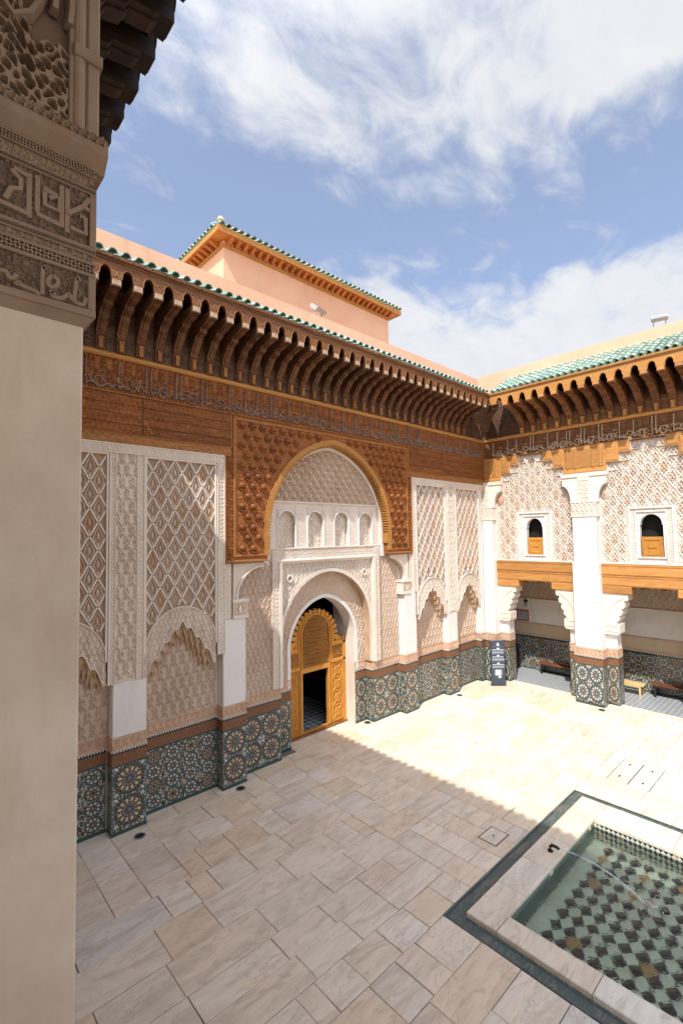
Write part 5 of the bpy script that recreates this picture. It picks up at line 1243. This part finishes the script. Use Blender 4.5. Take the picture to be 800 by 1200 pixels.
CUR = [[(0.10, 6.80), (0.199, 6.822), (0.22, 6.826), (0.223, 6.807), (0.238, 6.81), (0.244, 6.826)], [(0.243, 6.79), (0.249, 6.804), (0.256, 6.794), (0.278, 6.791), (0.297, 6.788), (0.306, 6.779)], [(0.32, 6.868), (0.314, 6.882), (0.313, 6.833), (0.313, 6.782)], [(0.341, 6.855), (0.355, 6.85), (0.358, 6.838), (0.351, 6.822), (0.335, 6.815), (0.326, 6.824), (0.329, 6.841), (0.341, 6.855)], [(0.332, 6.798), (0.349, 6.803), (0.336, 6.789), (0.352, 6.785), (0.372, 6.79), (0.39, 6.816), (0.393, 6.795), (0.415, 6.786), (0.435, 6.787), (0.438, 6.815)], [(0.417, 6.864), (0.412, 6.878), (0.406, 6.833), (0.403, 6.789)], [(0.12, 6.87), (0.125, 6.80)], [(0.16, 6.84), (0.19, 6.85), (0.2, 6.838)]]
KUF = [[(0.273, 7.166), (0.274, 7.021)], [(0.296, 7.169), (0.296, 7.057), (0.298, 7.044), (0.365, 7.035)], [(0.364, 7.17), (0.365, 7.03)], [(0.381, 7.168), (0.381, 7.018)], [(0.232, 7.162), (0.269, 7.154)], [(0.311, 7.135), (0.351, 7.128)], [(0.426, 7.126), (0.437, 7.145), (0.447, 7.165)], [(0.195, 7.037), (0.271, 7.03)], [(0.381, 7.083), (0.426, 7.126), (0.447, 7.123)], [(0.315, 7.123), (0.316, 7.081), (0.356, 7.078), (0.357, 7.124), (0.327, 7.110)], [(0.389, 7.038), (0.436, 7.034), (0.435, 7.088), (0.418, 7.09)], [(0.21, 7.05), (0.225, 7.09), (0.25, 7.10), (0.25, 7.13), (0.225, 7.15)], [(0.1, 7.02), (0.1, 7.17)], [(0.13, 7.02), (0.13, 7.17)], [(0.13, 7.04), (0.195, 7.037)]]
def smoothline(P, n=5):
    P = np.array(P); 
    if len(P) < 3: return P
    for _ in range(2):
        Q = np.empty((2*len(P)-2, 2)); Q[0::2] = .75*P[:-1] + .25*P[1:]; Q[1::2] = .25*P[:-1] + .75*P[1:]; P = np.vstack([P[:1], Q, P[-1:]])
    return P
b = MB(FN)
for i, st in enumerate(CUR): b.ribbon(smoothline([(x*S_, zz(z)) for x, z in st]), .040, .03, .054+.0017*i)
b.build('cursive_lettering', M['near_stucco'], C_)
b = MB(FN)
for i, st in enumerate(KUF): b.ribbon([(x*S_, zz(z)) for x, z in st], .034, .03, .050+.0013*i, taper=.8)
b.build('angular_lettering', M['near_stucco'], C_)
b = MB(FN)
b.prism_x([(-1.2, zz(7.276)), (.03, zz(7.276)), (.11, zz(7.322)), (.11, zz(7.372)), (-1.2, zz(7.372))], -1.2, .965); b.build('cornice', M['near_stucco'], C_)
field(FN, C_, 'pierced_net_band', M['near_stucco'], -.1, .955, zz(7.352), zz(7.378), .112, .02, cross, .05, .008)
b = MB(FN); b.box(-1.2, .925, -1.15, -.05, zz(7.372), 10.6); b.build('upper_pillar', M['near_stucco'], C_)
P7 = lambda z: zz(z)
zlo_ = zz(7.38)
field(FN, C_, 'pierced_arabesque', M['near_stucco'], .0, .735, zlo_, lambda x: np.minimum(zz(7.72) - 1.1*(x-.36) + .25*np.abs(np.sin((x-.2)*9)), 10.4), -.03, .075, pierced, .085, .0075)
field(FN, C_, 'pierced_ground', M['near_ground'], -.1, .76, zlo_, 10.5, -.03, .0, None, .1, .1)
b = MB(FN); b.tube([(.80, .02, zlo_), (.80, .02, 10.5)], .045, 14); b.cbox(.845, .925, -.05, .05, zlo_, 10.5, .012); b.cbox(.74, .772, -.05, .045, zlo_, 10.5, .008); b.cbox(.76, .935, -.05, .085, zlo_+.52, zlo_+.60, .01); b.build('engaged_column', M['near_stucco'], C_)
b = MB(FN)
for (r_, xc_) in ((.55, .2), (.42, .24)): b.ribbon([(xc_ + r_*cos(a), 9.55 + r_*1.5*sin(a)) for a in np.linspace(-.2, 1.5, 14)], .055, .0, .07)
b.ribbon([(.36, zz(7.70)), (.43, zz(7.66)), (.52, zz(7.70)), (.60, zz(7.80)), (.64, zz(7.92))], .05, 0, .07); b.build('arch_springing', M['near_stucco'], C_)
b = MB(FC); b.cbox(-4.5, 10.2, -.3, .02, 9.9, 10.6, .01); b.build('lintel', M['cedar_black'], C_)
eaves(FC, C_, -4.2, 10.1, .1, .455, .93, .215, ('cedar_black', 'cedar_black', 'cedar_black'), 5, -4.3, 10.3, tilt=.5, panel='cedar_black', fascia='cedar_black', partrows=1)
b = MB(FC); b.box(-4.5, 10.3, -.62, -.25, 11.6, 12.5); b.build('parapet', M['salmon'], C_)

# =================================================================== ROOFTOP PAVILION AND FLOODLIGHTS
FP = Frame(0, 13.0, 0); FQ = Frame(7.22, 13.0, -pi/2)
P_ = thing('rooftop_pavilion', (11.1, 13, 11), 'salmon rooftop pavilion with orange rafters and green tiled eaves', 'building', None, 'thing')
b = MB(FP); b.box(7.22, 15.0, -5.0, 0, 11.0, 15.35); b.build('wall', M['salmon'], P_)
M['orange_wood'] = wood('orange_painted_wood', (0.36, 0.10, 0.025), (0.46, 0.15, 0.035), (0.54, 0.21, 0.05))
b = MB(FP); b.box(6.86, 15.36, -5.3, .36, 15.36, 15.42); b.build('eave_board', M['orange_wood'], P_)
b = MB(FP)
for (x0, x1, d0, d1) in ((6.82, 15.40, .34, .39), (6.82, 6.87, -5.3, .34), (15.35, 15.40, -5.3, .34)): b.box(x0, x1, d0, d1, 15.34, 15.52)
b.box(7.16, 15.06, -.01, .06, 15.12, 15.2); b.box(7.16, 7.23, -5.0, -.01, 15.12, 15.2); b.build('fascia', M['gold'], P_)
b = MB(ID); b.prism_x([(0, 0), (.14, 0), (.30, .08), (.33, .16), (0, .16)], -.045, .045); RAF = b.local_mesh(M['orange_wood'], name='rafter')
for k in range(29): put('rafter', RAF, FP, 7.36 + k*.27, 0, 15.20, P_)
for k in range(1, 17): put('rafter', RAF, FQ, -k*.29, 0, 15.20, P_)
b = MB(FP); b.box(6.8, 15.42, -5.3, .30, 15.52, 15.56); b.build('roof_deck', M['tilepan'], P_)
for k in range(38):
    for j in range(2): put('roof_tile', TILE, FP, 6.95 + k*.225, .44-.29*j, 15.54+.13*j, P_, rotx=.38)
for k in range(1, 23):
    for j in range(2): put('roof_tile', TILE, FQ, .28 - k*.225, .44-.29*j, 15.54+.13*j, P_, rotx=.38)
b = MB(FP); b.tube([(6.98, .26, 15.55), (6.98, .26, 15.68), (6.98, .26, 15.72), (6.98, .26, 15.82), (6.98, .26, 15.88)], [.10, .10, .13, .09, .02], 10); b.build('finial', M['z_cream'], P_, smooth=50)
b = MB(FP); b.tube([(6.9, .34, 15.60), (8.6, -1.3, 16.0)], .09, 8); b.tube([(15.3, .34, 15.60), (13.8, -1.3, 16.0)], .09, 8); b.build('hip_tile', M['tilepan'], P_)

def floodlight(x, y, z, ang, lab, s=1.0):
    F = Frame(x, y, ang); t = thing('floodlight', (x, y, z), lab, 'floodlight', 'floodlights on the parapets')
    b = MB(F); b.box(-.16*s, -.135*s, -.02, .02, z, z+.30*s); b.box(.135*s, .16*s, -.02, .02, z, z+.30*s); b.box(-.16*s, .16*s, -.04, .04, z, z+.025); b.build('stand', M['lampwhite'], t)
    c, sn = cos(.9), sin(.9)
    def R(d, q): return (d*c - q*sn, z+.30*s + d*sn*1 + q*c)
    b = MB(F); b.prism_x([R(-.05*s, -.12*s), R(.06*s, -.15*s), R(.06*s, .15*s), R(-.05*s, .12*s)], -.20*s, .20*s); b.build('housing', M['lampwhite'], t)
    b = MB(F); b.prism_x([R(.061*s, -.12*s), R(.070*s, -.12*s), R(.070*s, .12*s), R(.061*s, .12*s)], -.17*s, .17*s); b.build('glass', M['glass'], t)
floodlight(9.25, 10.85, 12.62, .2, 'pale floodlight in front of the salmon pavilion wall', 1.15)
floodlight(18.2, 3.97, 12.68, -pi/2+.3, 'floodlight on the parapet above the green tiled roof at right', 1.15)

# =================================================================== SIGN, BENCHES, NOTICE
FS = Frame(17.36, 9.70, radians(-42))
t = thing('information_sign', (17.36, 9.70, 0), 'tall dark blue information sign standing at the corner of the arcade', 'sign')
b = MB(FS); b.cbox(-.27, .27, -.05, .05, 0, 1.74, .012); b.build('panel', M['slate'], t)
b = MB(FS)
def strip(x0, x1, z0, z1, mi=0): b.box(x0, x1, .049, .054, z0, z1, mi)
em = [(0 + .055*cos(a), 1.60 + .055*sin(a)) for a in np.linspace(0, 2*pi, 9)[:-1]]; b.prism_d(em, .049, .054, 0); b.prism_d([(-.06, 1.55), (.06, 1.55), (.0, 1.70)], .049, .0545, 0)
r5 = random.Random(3)
for (zt, nl) in ((1.42, 4), (1.14, 4), (.84, 3)):
    b.box(-.055, .055, .049, .0542, zt, zt+.05, 0)
    for q in range(nl):
        x = -.23; z = zt-.035-q*.048
        while x < .21:
            l = r5.uniform(.04, .10); strip(x, min(x+l, .23), z, z+.026, 0 if q % 2 == 0 else 1); x += l+.018
for zt in (1.49, 1.20, .93, .66): strip(-.24, .24, zt+.02, zt+.026, 1)
strip(-.12, .10, .40, .62, 0); strip(-.16, -.135, .40, .62, 1); strip(.125, .15, .40, .62, 1); strip(-.01, .10, .30, .385, 0)
b.build('printed_text', [M['print'], M['printdim']], t)
b = MB(FS); b.cbox(-.29, .29, -.10, .10, 0, .03, .008); b.build('base_plate', M['slate'], t)

def bench(x, y0, y1, h, mats, lab, depth=.40, group='benches along the rear wall of the arcade', low=False):
    t = thing('bench', (x, (y0+y1)/2, .022), lab, 'bench', group)
    n = 3; w = depth/n
    for k in range(n):
        b = WorldMB(ID); b.wbox(x-depth/2+k*w+.006, x-depth/2+(k+1)*w-.006, y0, y1, h-.05, h); b.build('seat_plank', M[mats[0]], t)
    for yy in (y0+.12, y1-.12):
        for xx in (x-depth/2+.04, x+depth/2-.04):
            b = WorldMB(ID); b.wbox(xx-.025, xx+.025, yy-.03, yy+.03, .022, h-.05); b.build('leg', M[mats[1]], t)
        b = WorldMB(ID); b.wbox(x-depth/2+.065, x+depth/2-.065, yy-.02, yy+.02, .06, .10) if not low else b.wbox(x-depth/2+.065, x+depth/2-.065, yy-.02, yy+.02, .2, .24); b.build('cross_rail', M[mats[1]], t)
    b = WorldMB(ID); b.wbox(x-depth/2+.01, x-depth/2+.04, y0+.15, y1-.15, h-.11, h-.052); b.build('apron', M[mats[1 if not low else 0]], t)
bench(20.12, 7.15, 9.28, .48, ('benchwood', 'blackmetal'), 'dark red-brown bench in the first arcade bay, half hidden by the white pillar')
bench(19.82, 5.30, 6.75, .44, ('stool', 'stool'), 'low pale wooden bench just right of the free-standing pillar', .42, low=True)
bench(20.12, 2.4, 5.15, .48, ('benchwood', 'blackmetal'), 'dark bench in the second arcade bay at the right edge')
t = thing('notice_board', (20.4, 10.1, 2.3), 'small red framed notice on the white wall of the arcade', 'notice')
F = Frame(20.40, 10.1, -pi/2); b = MB(F)
for (a, c, z0, z1) in ((-.28, .26, 2.50, 2.56), (-.28, -.24, 2.08, 2.50), (.22, .26, 2.08, 2.50), (-.24, .22, 2.08, 2.12)): b.cbox(a, c, 0, .04, z0, z1, .008)
b.build('frame', M['redframe'], t); b = MB(F); b.box(-.24, .22, 0, .015, 2.12, 2.50); b.build('sheet', M['paper'], t)
b = MB(F); b.box(-.20, -.04, .015, .018, 2.30, 2.46); 
for q in range(4): b.box(-.01, .19, .015, .018, 2.44-q*.05, 2.462-q*.05)
for q in range(3): b.box(-.20, .19, .015, .018, 2.25-q*.05, 2.272-q*.05)
b.build('print', M['printdim'], t)
t = thing('wall_lamp', (20.4, 9.92, 2.8), 'small wall lamp with black cap above the red framed notice', 'lamp')
F = Frame(20.40, 9.93, -pi/2); b = MB(F); b.cbox(-.07, .07, 0, .12, 2.92, 3.02, .02); b.build('cap', M['blackmetal'], t); b = MB(F); b.cbox(-.055, .055, 0, .10, 2.72, 2.92, .02); b.build('shade', M['lampwhite'], t)
t = thing('waste_bin', (20.15, 10.45, .022), 'dark bin with a red side standing in the corner of the arcade', 'bin')
F = Frame(20.10, 10.48, -pi/2); b = MB(F); b.cbox(-.2, .17, -.25, .15, .022, .98, .02); b.build('body', M['blackmetal'], t); b = MB(F); b.cbox(.168, .18, .06, .14, .03, .93, .004); b.build('red_side', M['redframe'], t); b = MB(F); b.cbox(-.22, .19, -.26, .17, .98, 1.03, .01); b.build('lid', M['slate'], t)
